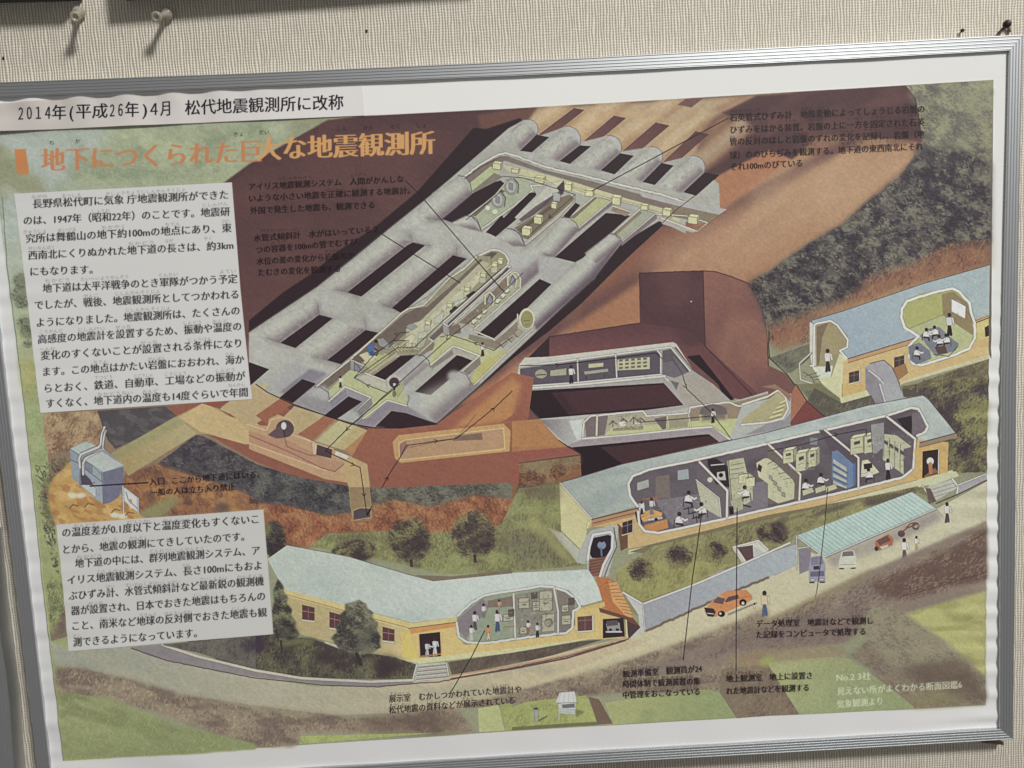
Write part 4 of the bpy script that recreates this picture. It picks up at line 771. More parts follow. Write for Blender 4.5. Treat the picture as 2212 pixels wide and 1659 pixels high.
# ------------------------------------------------------------------ lower middle: bank, trees, exhibition building
T(1, 2)
BANK = "-60,720 300,800 600,830 800,880 810,1150 840,1190 1010,1180 1000,900 1500,880 2212,850 2212,690 2240,690 2600,610 2600,800 2430,850 2430,1300 2212,1400 1400,1300 900,1280 500,1400 290,1390 240,1300 60,1080 -60,1060"
T(1, 2)
F("0,700 300,790 800,880 820,1110 600,1130 300,1060 0,1030", (84, 82, 82)); S("-60,680 300,790 800,880 820,1110 600,1130 300,1060 -60,1030", [(54, 50, 58), (72, 68, 72), (94, 92, 90), (116, 114, 104)], 2400, 12, 4, 20, 35, .75, 40)
F("1000,900 2212,850 2260,1000 2000,960 1500,1060 1200,1000 1000,1050", (110, 108, 96)); S("1000,900 2212,850 2300,1050 1900,1000 1500,1100 1200,1050 1000,1060", [(70, 62, 62), (92, 90, 82), (114, 112, 98), (132, 128, 108)], 2000, 12, 4, 20, 35, .75, 40)
RED = "0,1020 300,1060 600,1140 830,1130 840,1190 1010,1185 1010,1050 1200,1000 1500,1060 1900,960 2260,1000 2400,1000 2400,1200 2212,1220 1700,1280 1200,1290 640,1270 480,1400 290,1380 200,1220 0,1050"
F(RED, (150, 96, 70), .95, 5); S(RED, [(98, 62, 54), (132, 80, 64), (156, 100, 72), (176, 124, 84), (182, 142, 96)], 4500, 15, 4, 75, 30, .7, 50, 2)
T(2, 2); F("0,320 240,300 400,480 480,540 0,590", (176, 126, 82)); F("0,580 480,540 590,600 60,680 0,690", (150, 88, 76)); F("0,540 440,535 480,545 0,590", (166, 110, 84), .5); L("400,480 480,540 590,600 600,790", 6, (56, 42, 44)); F("0,690 60,680 590,610 600,790 410,850 300,900 60,860 0,1000", (140, 98, 70)); S("40,690 590,610 595,720 400,820 300,920 60,930", [(80, 58, 54), (112, 80, 66), (138, 104, 78), (148, 134, 98)], 900, 14, 4, 30, 50, .75); F("50,680 590,615 590,690 60,760", (138, 130, 98), .55, 6); L("60,680 590,612", 7, (80, 62, 58))
F("0,690 60,700 60,860 0,850", (150, 88, 74))
LAWN = "60,900 410,860 425,1280 310,1240 560,1540 660,1560 0,1620 -600,1640 -1000,1540 -1740,1400 -1600,1290 -1000,1270 -700,1290 -100,1220"
F(LAWN, (142, 144, 96)); N(LAWN, (112, 106, 78), .8, 120, 60, 10, .5, .7, 4, 3); S(LAWN, [(96, 88, 70), (120, 118, 82), (146, 150, 98), (160, 168, 108)], 4200, 14, 4, -80, 30, .6, 70)
F("60,900 400,860 420,1000 100,960", (108, 98, 80), .8, 10); F("-100,1260 310,1250 480,1540 100,1560 -60,1420", (100, 90, 84), .45, 14); S("-140,1240 310,1250 480,1540 100,1560 -90,1440", [(82, 74, 72), (104, 96, 84), (124, 118, 94)], 500, 14, 4, -80, 15, .6, 40, 5); F("140,1100 320,1240 420,1400 540,1520 480,1540 300,1350 150,1250", (164, 162, 104), .8, 8)
T(1, 2)
E(150, 1330, 95, 150, (66, 58, 60), 1, 4); TREE(160, 1340, 110, 160, [(52, 46, 50), (68, 62, 62), (92, 90, 74)], 500); F("90,1170 140,1250 90,1320 70,1300", (146, 138, 88), .7, 4)
for x, y, rx, ry in ((1330, 1350, 195, 190), (1880, 1300, 200, 200), (850, 1440, 190, 95)):
    E(x, y, rx * .9, ry * .9, (92, 84, 72), 1, 6); TREE(x, y, rx, ry, [(66, 54, 58), (82, 72, 66), (106, 98, 76), (140, 136, 90)], 900); E(x + rx * .25, y + ry * .25, rx * .5, ry * .5, (62, 50, 56), .55, 14)
    L([[x + 10, y + ry * .9], [x + 14, y + ry * 1.15]], 26, (66, 54, 54)); L([[x, y + ry * 1.1], [x + 90, y + ry * 1.15]], 30, (84, 74, 66), .6, s=4)
T(2, 2)
F("900,1659 960,1560 1200,1500 1000,1659", (170, 164, 96), .6, 8)
# retaining wall and stair head
F("1900,1400 2130,1345 2212,1420 2212,1560 2000,1570", (206, 206, 192)); F("1945,1410 2080,1390 2090,1570 2060,1580", (96, 72, 72)); F("2090,1400 2212,1480 2212,1659 2080,1659", (186, 192, 190)); F("1960,1560 2060,1590 2212,1500 2240,1659 1650,1659", (166, 166, 168)); L("1910,1410 2130,1350 2212,1430", 12, (218, 218, 208)); L("1910,1420 2010,1560", 9, (214, 212, 202))
T(2, 3)
G("1125,240 2212,-200 2452,-275 2462,-100 2212,10 1160,470", (160, 162, 168), (170, 178, 182), "1300,300 2300,-100"); F("970,150 1130,240 1150,470 1010,540 1100,430 1090,330", (192, 194, 188)); L("960,140 1130,240 1580,70 2000,-110 2400,-290", 16, (216, 212, 202)); L("1130,240 1150,470", 8, (206, 206, 204))
F("905,-40 1420,-150 1900,-100 1580,60 1130,215 960,120", (156, 154, 98)); S("905,-40 1900,-140 1580,50 1130,205 960,120", [(120, 110, 78), (148, 144, 94), (166, 164, 104)], 900, 14, 4, -70, 30, .6)
T(2, 2)
for x, y, rx, ry in ((1440, 1490, 120, 105), (1110, 1600, 115, 100), (1770, 1430, 95, 70), (2190, 1280, 70, 80)):
    E(x, y, rx * .7, ry * .7, (76, 62, 64), .9, 7); TREE(x, y, rx, ry, [(62, 50, 56), (80, 68, 64), (104, 92, 72), (134, 126, 84)], 420)
T(2, 3)
L("1160,470 1500,320 1850,160 2212,10", 22, (104, 84, 70), .85, rough=8, s=1)
# exhibition building roof and walls
T(1, 3)
ROOF2 = "100,-150 270,-270 800,-170 1300,-20 1530,40 2212,-30 2870,-60 2910,0 3010,200 2830,250 2620,230 2560,140 2460,90 2300,95 2212,120 2000,160 1830,270 1735,350 1350,400 1040,320 740,240 240,110"
G(ROOF2, (184, 194, 184), (200, 208, 200), "300,-150 2600,150"); N(ROOF2, (168, 180, 174), .4, 200, 120, 0, .48, .7, 0, 2); F("1740,60 2212,-20 2870,-50 2990,190 2620,230 2560,140 2460,90 2212,120 1740,340", (196, 206, 196), .55)
L("270,-270 800,-170 1300,-20 1530,40 2212,-30", 5, (90, 84, 80))
F("1370,-10 1530,40 2212,-30 2212,-60 1700,0", (126, 112, 92))
F("240,110 740,240 1040,325 1350,405 1735,350 1735,420 1330,480 240,180", (208, 190, 132)); F("250,170 740,300 1330,470 1330,720 1100,680 380,500 240,430", (184, 168, 122)); G("900,350 1330,470 1330,720 900,600", (182, 168, 126), (202, 183, 130), "900,400 1330,600"); L("270,160 740,290 1330,450", 5, (142, 104, 66)); F("1320,460 1735,390 1740,520 1800,590 2212,560 2700,470 2760,420 2750,270 2990,260 3010,540 2760,545 2212,620 1400,720 1320,720", (210, 186, 122)); F("1320,455 1735,395 1740,430 1330,500", (202, 146, 92)); L("1320,450 1735,395", 6, (92, 70, 50)); F("1250,480 1330,470 1400,720 1330,720 1260,690", (214, 190, 110))
F("1410,500 1590,480 1600,690 1420,700", (54, 40, 44)); PERSON(1478, 688, 130, (190, 190, 200), (176, 180, 192)); PERSON(1545, 680, 150, (206, 206, 212), (196, 200, 208)); L("1490,600 1530,610", 12, (190, 190, 200)); L("1430,690 1600,670", 14, (170, 122, 82)); L("1405,500 1410,700 1600,695 1610,480", 8, (206, 160, 116))
for x, y, w, h in ((400, 250, 105, 120), (635, 310, 90, 130), (1095, 440, 100, 110)):
    F([[x, y], [x + w, y + 25], [x + w, y + h + 10], [x, y + h]], (96, 62, 64)); L([[x - 5, y + h + 8], [x + w, y + h + 24]], 11, (222, 214, 190)); L([[x, y + h * .4], [x + w, y + h * .55]], 6, (170, 140, 130)); L([[x + w / 2, y + 12], [x + w / 2, y + h]], 5, (150, 116, 110)); L([[x, y], [x + w, y + 25]], 8, (84, 56, 54))
F("1200,700 1330,720 2212,620 2760,545 2990,525 2600,590 2212,660 1420,755 1350,760", (204, 200, 152)); F("600,560 720,600 700,620 580,580", (220, 214, 196))
T(2, 3)
F("720,0 850,20 910,60 1055,360 960,370 800,280", (186, 116, 72)); F("830,40 905,50 1050,350 1000,360 870,220", (212, 160, 104))
for i in range(10): L([[800 + i * 19, 60 + i * 28], [890 + i * 17, 45 + i * 32]], 4.5, (120, 76, 56))
F("750,270 1050,365 1110,440 1010,540 980,380 760,310", (112, 76, 66)); F("970,380 1110,435 1010,540", (84, 62, 62)); F("760,310 970,370 980,530 760,545", (208, 180, 120)); F("785,370 965,360 975,520 785,535", (52, 42, 46)); F("810,410 880,390 930,400 940,480 830,490", (150, 146, 148)); F("815,385 910,378 915,420 820,430", (92, 82, 88)); L("815,480 945,480", 12, (212, 210, 200)); E(850, 462, 14, 9, INK); E(910, 460, 14, 9, INK); L("985,380 995,530", 14, (216, 200, 160))
F("565,350 695,340 695,470 570,480", (104, 72, 68)); L("560,480 700,470 698,340", 12, (222, 214, 190)); L("570,385 695,375", 6, (150, 122, 112)); L("630,350 630,470", 5, (150, 122, 112)); F("600,270 800,220 805,260 610,285", (210, 176, 108))
# exhibition room cut open
T(1, 3)
EX = "1735,360 1830,260 1960,170 2212,140 2400,105 2560,90 2700,120 2790,210 2800,260 2740,310 2735,450 2650,500 2212,540 1990,580 1800,560 1740,470"
F(EX, (148, 158, 134)); F("1740,370 1960,190 2010,260 1990,330 1880,400 1820,540 1760,480", (134, 124, 128)); F("2000,210 2212,170 2230,260 2000,270", (128, 114, 104)); F("2230,160 2560,100 2600,300 2600,500 2260,530", (140, 136, 124)); F("2600,110 2760,180 2740,450 2620,500", (130, 122, 114))
L("1740,340 1860,230 1970,165 2100,140 2212,125 2380,100 2450,85 2560,90 2680,130 2770,200 2800,265 2740,300 2735,440 2680,490 2400,520 2200,545 2000,575 1830,570 1750,520 1735,400", 19, (220, 220, 208), rough=3); L("2225,150 2240,530", 15, (212, 210, 194)); L("2575,105 2610,300 2610,500", 15, (212, 208, 196))
PERSON(1890, 460, 160, (206, 206, 206), (84, 84, 96)); PERSON(1965, 355, 120, (204, 202, 200), (120, 120, 112)); PERSON(2085, 470, 180, (212, 210, 204), (74, 84, 118)); PERSON(1860, 550, 130, (206, 204, 198), (180, 180, 170)); PERSON(2005, 540, 120, (206, 140, 96), (206, 190, 160)); PERSON(2100, 300, 100, (190, 150, 120), (150, 140, 130))
for x, y, w, h in ((2135, 330, 90, 60), (2180, 290, 50, 60), (2270, 190, 90, 90), (2380, 145, 50, 50), (2390, 220, 60, 80), (2450, 130, 110, 170), (2280, 440, 60, 60), (2470, 330, 110, 150), (2640, 250, 60, 60), (2700, 190, 50, 60), (2640, 340, 80, 80)):
    F([[x, y], [x + w, y - 8], [x + w, y + h - 8], [x, y + h]], (176, 174, 150) if w > 55 else (96, 86, 82)); L([[x, y], [x + w, y - 8], [x + w, y + h - 8], [x, y + h]], 4, (82, 74, 66), .8, True); L([[x, y + h * .4], [x + w, y + h * .35]], 4, (110, 100, 90)); L([[x + .3 * w, y + .6 * h], [x + .7 * w, y + .58 * h]], 6, (84, 74, 70))
E(2530, 400, 40, 36, (150, 146, 130)); L("2500,380 2540,365 2560,400 2530,435", 5, (70, 62, 58)); L("2140,440 2230,430", 8, (170, 100, 72)); PERSON(2350, 490, 110, (216, 212, 204), (150, 100, 84)); PERSON(2430, 520, 120, (210, 208, 204), (50, 44, 50))
# gardens left of it
GARD = "-400,330 150,500 250,520 500,540 700,620 1200,700 1380,760 1360,900 900,890 400,880 0,820 -400,690 -1000,640 -760,560"
GARD = "-600,560 150,500 250,520 500,540 700,620 1200,700 1380,760 1350,890 900,890 400,880 0,820 -300,740"
F(GARD, (96, 92, 76)); N(GARD, (70, 60, 62), .8, 80, 50, 0, .48, .66, 4, 3); S(GARD, [(60, 50, 54), (78, 72, 64), (100, 98, 76), (124, 124, 88)], 3000, 14, 4, -70, 30, .7, 60)
F("160,560 520,540 480,600 230,620", (122, 126, 82), .8, 6); F("220,620 420,570 400,600 240,640", (66, 58, 56), .8, 4); E(600, 690, 110, 66, (62, 50, 56), .9, 10); E(1130, 770, 120, 80, (64, 52, 56), .9, 10); E(870, 720, 50, 40, (62, 52, 54), .9, 8)
F("1390,760 1650,740 1670,870 1360,920", (184, 182, 168))
for i in range(4): L([[1400 - i * 6, 785 + i * 34], [1650 + i * 5, 760 + i * 34]], 8, (126, 120, 114)); L([[1395 - i * 6, 798 + i * 34], [1650 + i * 5, 774 + i * 34]], 8, (206, 206, 192))
L("1390,760 1350,910", 12, (200, 198, 188)); L("1645,745 1670,890", 10, (196, 194, 184)); F("1660,740 2212,660 2800,560 3000,545 2600,670 2212,770 1700,880", (100, 88, 78)); S("1660,740 2212,660 2900,550 2600,670 2212,770 1700,870", [(74, 62, 60), (98, 86, 76), (120, 108, 90)], 800, 12, 4, -80, 30, .6)
CON = "190,25 240,90 235,130 275,180 265,230 310,290 300,330 345,400 330,430 375,500 350,530 240,565 150,545 140,480 150,420 140,300 160,220 150,120"
F(CON, (86, 84, 72), .95, 2); S(CON, [(58, 52, 54), (78, 74, 66), (104, 104, 84), (128, 130, 98)], 1500, 15, 4, -150, 35, .9, 30, 2); F("200,380 340,420 370,500 260,560 180,520", (58, 50, 54), .5, 8); L("215,560 225,640", 20, (66, 54, 54))
BRO = "890,205 950,240 960,280 1010,310 1005,360 1050,400 1040,460 1075,520 1065,570 1080,610 1000,660 900,680 780,650 700,600 650,530 700,480 690,430 730,400 720,340 770,290 770,240 850,220"
F(BRO, (100, 97, 82), .97, 2); S(BRO, [(62, 56, 58), (86, 82, 74), (112, 111, 92), (138, 138, 112)], 2600, 15, 4, -165, 30, .9, 40, 2); F("900,430 1040,450 1060,580 940,660 820,600", (60, 53, 57), .5, 14); L("870,670 905,760", 34, (60, 50, 52))
E(0, 580, 80, 70, (58, 46, 58), .9, 8)
# kerb and road
T(0, 3)
G("440,560 600,650 1130,600 1400,690 2212,870 2700,950 3300,950 3600,920 4424,760 5430,540 5600,560 4424,1000 3900,1160 2900,1200 2212,1120 1500,1010 1000,870 480,770", (156, 158, 142), (196, 181, 147), "700,700 4800,800")
N("440,560 2212,870 3300,950 5430,540 4424,1000 2900,1200 1000,870", (168, 164, 140), .6, 200, 80, 10, .5, .7, 6)
F("1130,610 1390,590 1700,690 2212,810 2700,880 3560,890 3560,920 3280,950 2900,940 2212,870 1700,780 1300,690", (138, 130, 132)); L("1400,590 1700,690 2212,815 2600,880 3200,910 3570,895", 22, (190, 186, 168)); L("1140,620 1450,730 2212,880 2800,940 3250,955 3560,925 3800,910 4424,790 4900,690 5430,540", 10, (96, 76, 78), rough=3); L("3880,860 4424,775 4900,680 5400,530", 15, (186, 146, 112)); L("3900,885 4424,800 4900,705 5400,555", 16, (104, 78, 74))
F("1390,590 2160,520 2212,520 2212,800 1700,660", (104, 98, 92)); F("2060,560 2212,520 2300,560 2250,660 2100,640", (70, 56, 72), .9, 8); S("1420,590 2200,520 2212,790 1750,670", [(74, 66, 70), (98, 94, 86), (120, 118, 100)], 700, 14, 4, -80, 30, .6)
F("440,420 560,380 590,520 440,560", (132, 118, 104)); S("400,0 540,0 580,500 440,520", [(92, 92, 70), (120, 128, 84), (148, 156, 100)], 500, 14, 4, 80, 40, .7); F("540,300 580,300 575,500 440,520 500,470", (110, 86, 84), .8, 6)
HEDGE = "480,800 700,790 1000,860 1500,1000 2212,1130 2800,1190 3200,1220 3900,1130 4424,1010 4700,930 5200,800 5700,640 6300,420 6636,260 6636,900 6100,1000 5300,1000 4424,1120 3900,1130 4110,1330 3750,1360 3300,1340 2600,1360 2560,1480 2212,1470 2000,1400 1500,1230 1000,1060 500,1010"
F(HEDGE, (146, 130, 110), .95, 7); N(HEDGE, (106, 91, 84), .65, 110, 40, 10, .45, .65, 4, 3); S(HEDGE, [(98, 83, 80), (122, 105, 92), (146, 127, 108), (166, 150, 122), (174, 164, 130)], 9000, 13, 4, -70, 30, .65, 70, 3)
F("3100,1240 3850,1180 4000,1260 3950,1350 3200,1350", (96, 78, 70), .6, 16)
MEAD = "500,1010 900,1040 1100,1120 1500,1280 2212,1450 2212,1500 545,1600"
G(MEAD, (152, 158, 112), (140, 147, 102), "700,1100 900,1500", 1, 3); N(MEAD, (122, 128, 88), .7, 160, 50, 25, .5, .7, 5); S(MEAD, [(132, 142, 88), (156, 164, 104), (170, 178, 116)], 900, 14, 4, -80, 30, .4)
F("2600,1380 3750,1350 4000,1330 2590,1450", (166, 172, 108)); S("2600,1380 3750,1350 4000,1330 2590,1450", [(136, 146, 84), (164, 178, 100)], 500, 12, 4, -85, 20, .5); F("4130,1140 4310,1110 4360,1330 4140,1345", (180, 184, 128)); F("4320,1110 4424,1090 4424,1330 4370,1330", (154, 160, 96))
T(2, 3)
F("-70,1150 140,1080 640,1030 740,1260 -60,1325", (162, 168, 104)); S("-70,1150 640,1030 740,1260 -60,1325", [(132, 136, 86), (156, 164, 102), (172, 180, 114)], 700, 14, 4, -75, 25, .55); G("800,1090 1000,1060 1700,975 1790,1010 1950,1210 870,1280", (166, 170, 116), (150, 160, 112), "1000,1080 1700,1250"); N("800,1090 1700,975 1950,1210 870,1280", (144, 154, 106), .6, 100, 60, 0, .5, .7, 3); F("660,1040 750,1060 870,1270 740,1280", (118, 98, 82)); F("0,1300 740,1255 740,1285 0,1330", (116, 116, 80))
F("380,1090 410,1005 540,995 560,1090 470,1110", (206, 212, 204)); F("400,1105 550,1095 545,1190 405,1185", (190, 196, 192)); L("385,1095 560,1090", 6, (126, 126, 120)); L("405,1190 405,1240", 8, (180, 180, 168)); L("545,1190 545,1235", 8, (180, 180, 168)); F("430,1110 540,1100 540,1130 440,1140", (112, 112, 108))
for i in range(4): L([[408, 1140 + i * 14], [540, 1134 + i * 14]], 3, (140, 144, 140)); L([[420 + i * 35, 1010], [400 + i * 45, 1090]], 3, (150, 156, 150))
F("550,1150 630,1170 550,1220", (110, 112, 70), .8, 2); F("190,1150 225,1150 230,1250 195,1255", (158, 164, 156)); E(207, 1142, 20, 9, (90, 88, 84)); L("235,1245 300,1210", 16, (100, 102, 66), .8)
# fields right of the hedge
T(3, 3)
F("-1262,890 -962,750 -512,570 0,370 380,190 840,-40 1000,-100 1886,-480 1884,120 1180,330 900,260 700,560 -300,720 -700,830", (142, 126, 112), 1, 4); F("0,370 380,180 830,-20 1000,-100 700,90 -100,470 -700,720", (160, 148, 106), .7, 8)
F("880,60 1500,-200 1886,-420 1886,20 1160,200 960,160", (110, 86, 76), 1, 6); S("-900,740 -500,580 0,390 380,210 830,30 1886,-420 1886,30 1160,230 880,330 600,560 -300,700", [(102, 84, 81), (126, 107, 97), (148, 129, 113), (166, 151, 126)], 5200, 15, 4, -40, 25, .6, 70)
F("-1200,860 -900,740 -560,600 -300,500 0,410 800,280 850,420 600,560 0,600 -400,660 -700,740", (114, 97, 95), .5, 14)
L("1130,180 1400,110 1886,-40", 6, (84, 66, 62), .8)
F("1180,330 1400,270 1880,125 1880,870 1760,760 1500,540", (186, 184, 120), 1, 4); N("1180,330 1880,125 1880,870 1500,540", (156, 154, 98), .7, 140, 40, 0, .5, .7, 4); F("880,320 1000,240 1180,330 1480,540 1760,760 1790,860 1100,760 840,560", (152, 143, 121), 1, 6); S("880,320 1000,240 1180,330 1780,800 1100,760 840,560", [(112, 100, 84), (136, 126, 98), (158, 150, 112)], 1500, 14, 4, 30, 25, .55)
F("850,560 1150,790 1700,720 1884,880 1884,1115 1000,1150 880,800 700,680", (140, 127, 108), 1, 5); S("850,560 1150,790 1700,720 1884,880 1884,1115 1260,1140 880,800 700,680", [(112, 98, 88), (132, 119, 102), (154, 141, 117)], 2200, 15, 4, 35, 25, .6); F("1130,780 1640,720 1720,800 1880,1000 1880,1060 1350,950", (104, 88, 78), .7, 10); F("1200,1060 1500,980 1700,1110 1260,1140", (146, 140, 96), .6, 10)
G("0,745 200,720 600,690 720,720 900,850 1130,1020 1270,1140 0,1205", (172, 174, 124), (152, 162, 118), "200,720 600,1150"); S("0,745 600,690 1270,1140 0,1205", [(140, 148, 104), (160, 166, 118), (172, 180, 130)], 900, 14, 4, -70, 30, .4); F("-400,800 0,760 160,1020 270,1190 0,1205 -270,1225 -420,1000", (132, 116, 98)); S("-400,800 0,760 270,1190 -270,1225", [(104, 88, 80), (134, 116, 96), (152, 136, 108)], 800, 14, 4, -60, 25, .6); F("-420,720 0,620 640,600 680,690 0,745 -200,780", (158, 136, 104), .6, 6)
F("-50,690 20,690 60,760 -80,780", (166, 176, 96), .8, 6)
# orange car, people
T(2, 3)
F("1660,300 1720,220 1780,170 1860,120 1940,125 2020,115 2070,160 2080,200 1960,260 1850,310 1760,350 1690,345", (204, 138, 90)); F("1750,205 1780,180 1840,195 1820,240 1740,225", (104, 84, 92)); F("1840,215 1870,180 1950,160 1960,190 1850,225", (92, 74, 88)); F("1660,270 1740,280 1760,310 1740,350 1690,345", (58, 48, 52)); E(1810, 325, 30, 26, INK); E(1995, 225, 30, 28, INK); E(1995, 232, 14, 15, (206, 200, 186)); E(1800, 322, 12, 12, (206, 190, 160)); L("1690,320 1740,325", 8, (200, 196, 186)); L("1870,330 2110,230", 14, (96, 84, 84), .7, s=1); L("1850,215 1960,190 2060,170", 4, (140, 84, 50))
PERSON(2180, 335, 210, (212, 196, 160), (84, 96, 124)); PERSON(2095, 310, 80, (206, 190, 170), (200, 180, 150))
T(2, 2); L("1640,1100 1600,1400 1560,1659 1480,2380", 8, INK, .9); L("1945,1070 1940,1659 1935,2480", 8, INK, .9)
T(1, 3); L("1975,470 1860,700 1690,990", 8, INK, .9)
# thin dark edge at the left of the print
T(0, 0); L("20,1700 60,2300 190,3318 360,4977 545,6570", 7, (104, 112, 102), .8); L("-60,1142 10,1930", 5, (140, 150, 140), .5)
# blank margin above the picture
T(0, 0)
F("-400,-300 9400,-300 9400,400 8900,690 8581,690 6636,808 4424,938 3152,1000 2212,1035 1000,1085 -90,1142 -400,1150", PAPER)
# fine pen clutter on the shelves, cabinets and machines
T(1, 3); S("2235,165 2560,105 2600,500 2260,530", [(66, 58, 56), (96, 88, 80), (206, 204, 186)], 150, 9, 2.2, 5, 60, .75, 20)
S("1990,300 2210,180 2215,520 2080,540", [(80, 72, 70), (190, 188, 176)], 50, 8, 2, 5, 60, .6, 20)
T(2, 2); S("1870,650 2080,780 2090,1000 1890,1110", [(66, 58, 56), (120, 114, 98), (214, 212, 184)], 90, 8, 2.2, -10, 60, .75, 20); S("1380,960 1680,900 1700,1160 1400,1220", [(58, 50, 54), (206, 204, 198)], 60, 8, 2.2, -10, 60, .7, 20); S("1090,1060 1340,1020 1350,1250 1100,1200", [(58, 48, 48), (200, 190, 170)], 50, 8, 2.2, -10, 60, .7, 20)
S("850,270 1120,250 1140,380 850,400", [(66, 58, 56), (206, 204, 186)], 60, 8, 2.2, 0, 60, .75, 20)
T(3, 2); S("130,540 430,540 430,740 180,780", [(70, 62, 60), (212, 210, 182)], 70, 8, 2.2, 60, 50, .7, 20); S("710,440 1240,420 1170,780 820,600", [(70, 62, 60), (212, 210, 182)], 140, 8, 2.2, 60, 50, .7, 20); S("0,640 230,830 225,990 60,1020", [(80, 72, 64), (214, 212, 184)], 70, 8, 2.2, 60, 40, .7, 20)
CROP(1200, 1050, 2.4578); S("1490,560 2060,80 2090,200 1640,600", [(64, 56, 54), (120, 112, 100), (216, 214, 190)], 130, 9, 2.2, 60, 60, .75, 20); S("980,560 1760,-20 1330,540 1060,760", [(84, 76, 66), (214, 210, 170)], 140, 9, 2.2, -40, 60, .7, 20); S("560,800 1100,640 1090,850 620,930", [(64, 56, 54), (206, 202, 180)], 70, 9, 2.2, -40, 60, .7, 20)
# whole print: slight softness and press grain
T(0, 0)
m, b = poly_mask(PRINT)
CAN[:] = blur(CAN, .5)
CAN[:] = np.clip(CAN + .42 * (CAN - blur(CAN, 2.6)), 0, 1)          # hard copier edges
gr = (vnoise(b, 4.5, 4.5, 0, 1) - .5) * .09 + (vnoise(b, 9, 7, 35, 2) - .5) * .08 + (vnoise(b, 30, 9, 35, 2) - .5) * .06
CAN[b[1]:b[3], b[0]:b[2]] *= (1 + m * gr)[..., None]
big = (vnoise(b, 420, 300, 20, 2) - .5) * .05
CAN[b[1]:b[3], b[0]:b[2]] *= (1 + m * big)[..., None]
# copier-flat colours
grey_ = CAN.mean(2, keepdims=True)
CAN[:] = grey_ + (CAN - grey_) * .9
# ------------------------------------------------------------------ writing
GREY = (62, 58, 60)
TITLE1, TITLE2 = (192, 128, 88), (206, 156, 100)
T(0, 0)
F("125,1292 225,1286 252,1500 150,1508", (194, 130, 84))
TXT("地下につくられた巨", 360, 1480, 2255, 1400, 200, TITLE1, .95, 4.5, .5, .2, .8)
T(1, 0)
TXT("大な地震観測所", 10, 1385, 1540, 1325, 200, TITLE2, 1, 5.0, .4, 0, .8)
for s, x, y in (("だい", 30, 1165), ("じ", 500, 1148), ("しん", 705, 1135), ("かん", 930, 1125), ("そく", 1160, 1115), ("しょ", 1390, 1105)):
    TXT(s, x, y, x + 40 * len(s), y - 3, 40, INK, .85, .01)
T(0, 0)
for s, x, y in (("ち", 425, 1255), ("か", 650, 1240), ("きょ", 2020, 1180)): TXT(s, x, y, x + 40 * len(s), y - 3, 40, (60, 66, 62), .9, .01)
# white text panels
P1 = "124,1674 2005,1575 2080,2500 2165,3318 2180,3448 350,3568 240,2600"
P2 = "485,4530 2277,4398 2310,4800 2362,5477 595,5625 540,5000"
F(P1, (206, 205, 202)); F(P2, (195, 194, 190))
T(0, 1)
BODY = [("長野県松代町に気象 庁地震観測所ができた", 285, 140, 1970, 60), ("のは、1947年（昭和22年）のことです。地震研", 205, 285, 1985, 205), ("究所は舞鶴山の地下約100mの地点にあり、東", 225, 440, 2000, 345), ("西南北にくりぬかれた地下道の長さは、約3km", 245, 585, 2015, 495), ("にもなります。", 265, 725, 800, 705), ("地下道は太平洋戦争のとき軍隊がつかう予定", 370, 870, 2050, 785), ("でしたが、戦後、地震観測所としてつかわれる", 300, 1015, 2060, 920), ("ようになりました。地震観測所は、たくさんの", 320, 1165, 2070, 1060), ("高感度の地震計を設置するため、振動や温度の", 330, 1310, 2085, 1195), ("変化のすくないことが設置される条件になり", 355, 1450, 2085, 1340), ("ます。この地点はかたい岩盤におおわれ、海か", 375, 1590, 2110, 1480), ("らとおく、鉄道、自動車、工場などの振動が", 390, 1734, 2120, 1624), ("すくなく、地下道内の温度も14度ぐらいで年間", 400, 1864, 2140, 1764),
        ("の温度差が0.1度以下と温度変化もすくないこ", 540, 2979, 2232, 2859), ("とから、地震の観測にてきしていたのです。", 550, 3124, 2110, 3009), ("地下道の中には、群列地震観測システム、ア", 650, 3244, 2245, 3129), ("イリス地震観測システム、長さ100mにもおよ", 585, 3388, 2260, 3258), ("ぶひずみ計、水管式傾斜計など最新鋭の観測機", 595, 3523, 2280, 3393), ("器が設置され、日本でおきた地震はもちろんの", 615, 3653, 2290, 3523), ("こと、南米など地球の反対側でおきた地震も観", 630, 3783, 2305, 3663), ("測できるようになっています。", 635, 3923, 1700, 3843)]
for s, x0, y0, x1, y1 in BODY: TXT(s, x0, y0, x1, y1, 78, (42, 39, 42), 1, 1.0, .55, .25, .3)
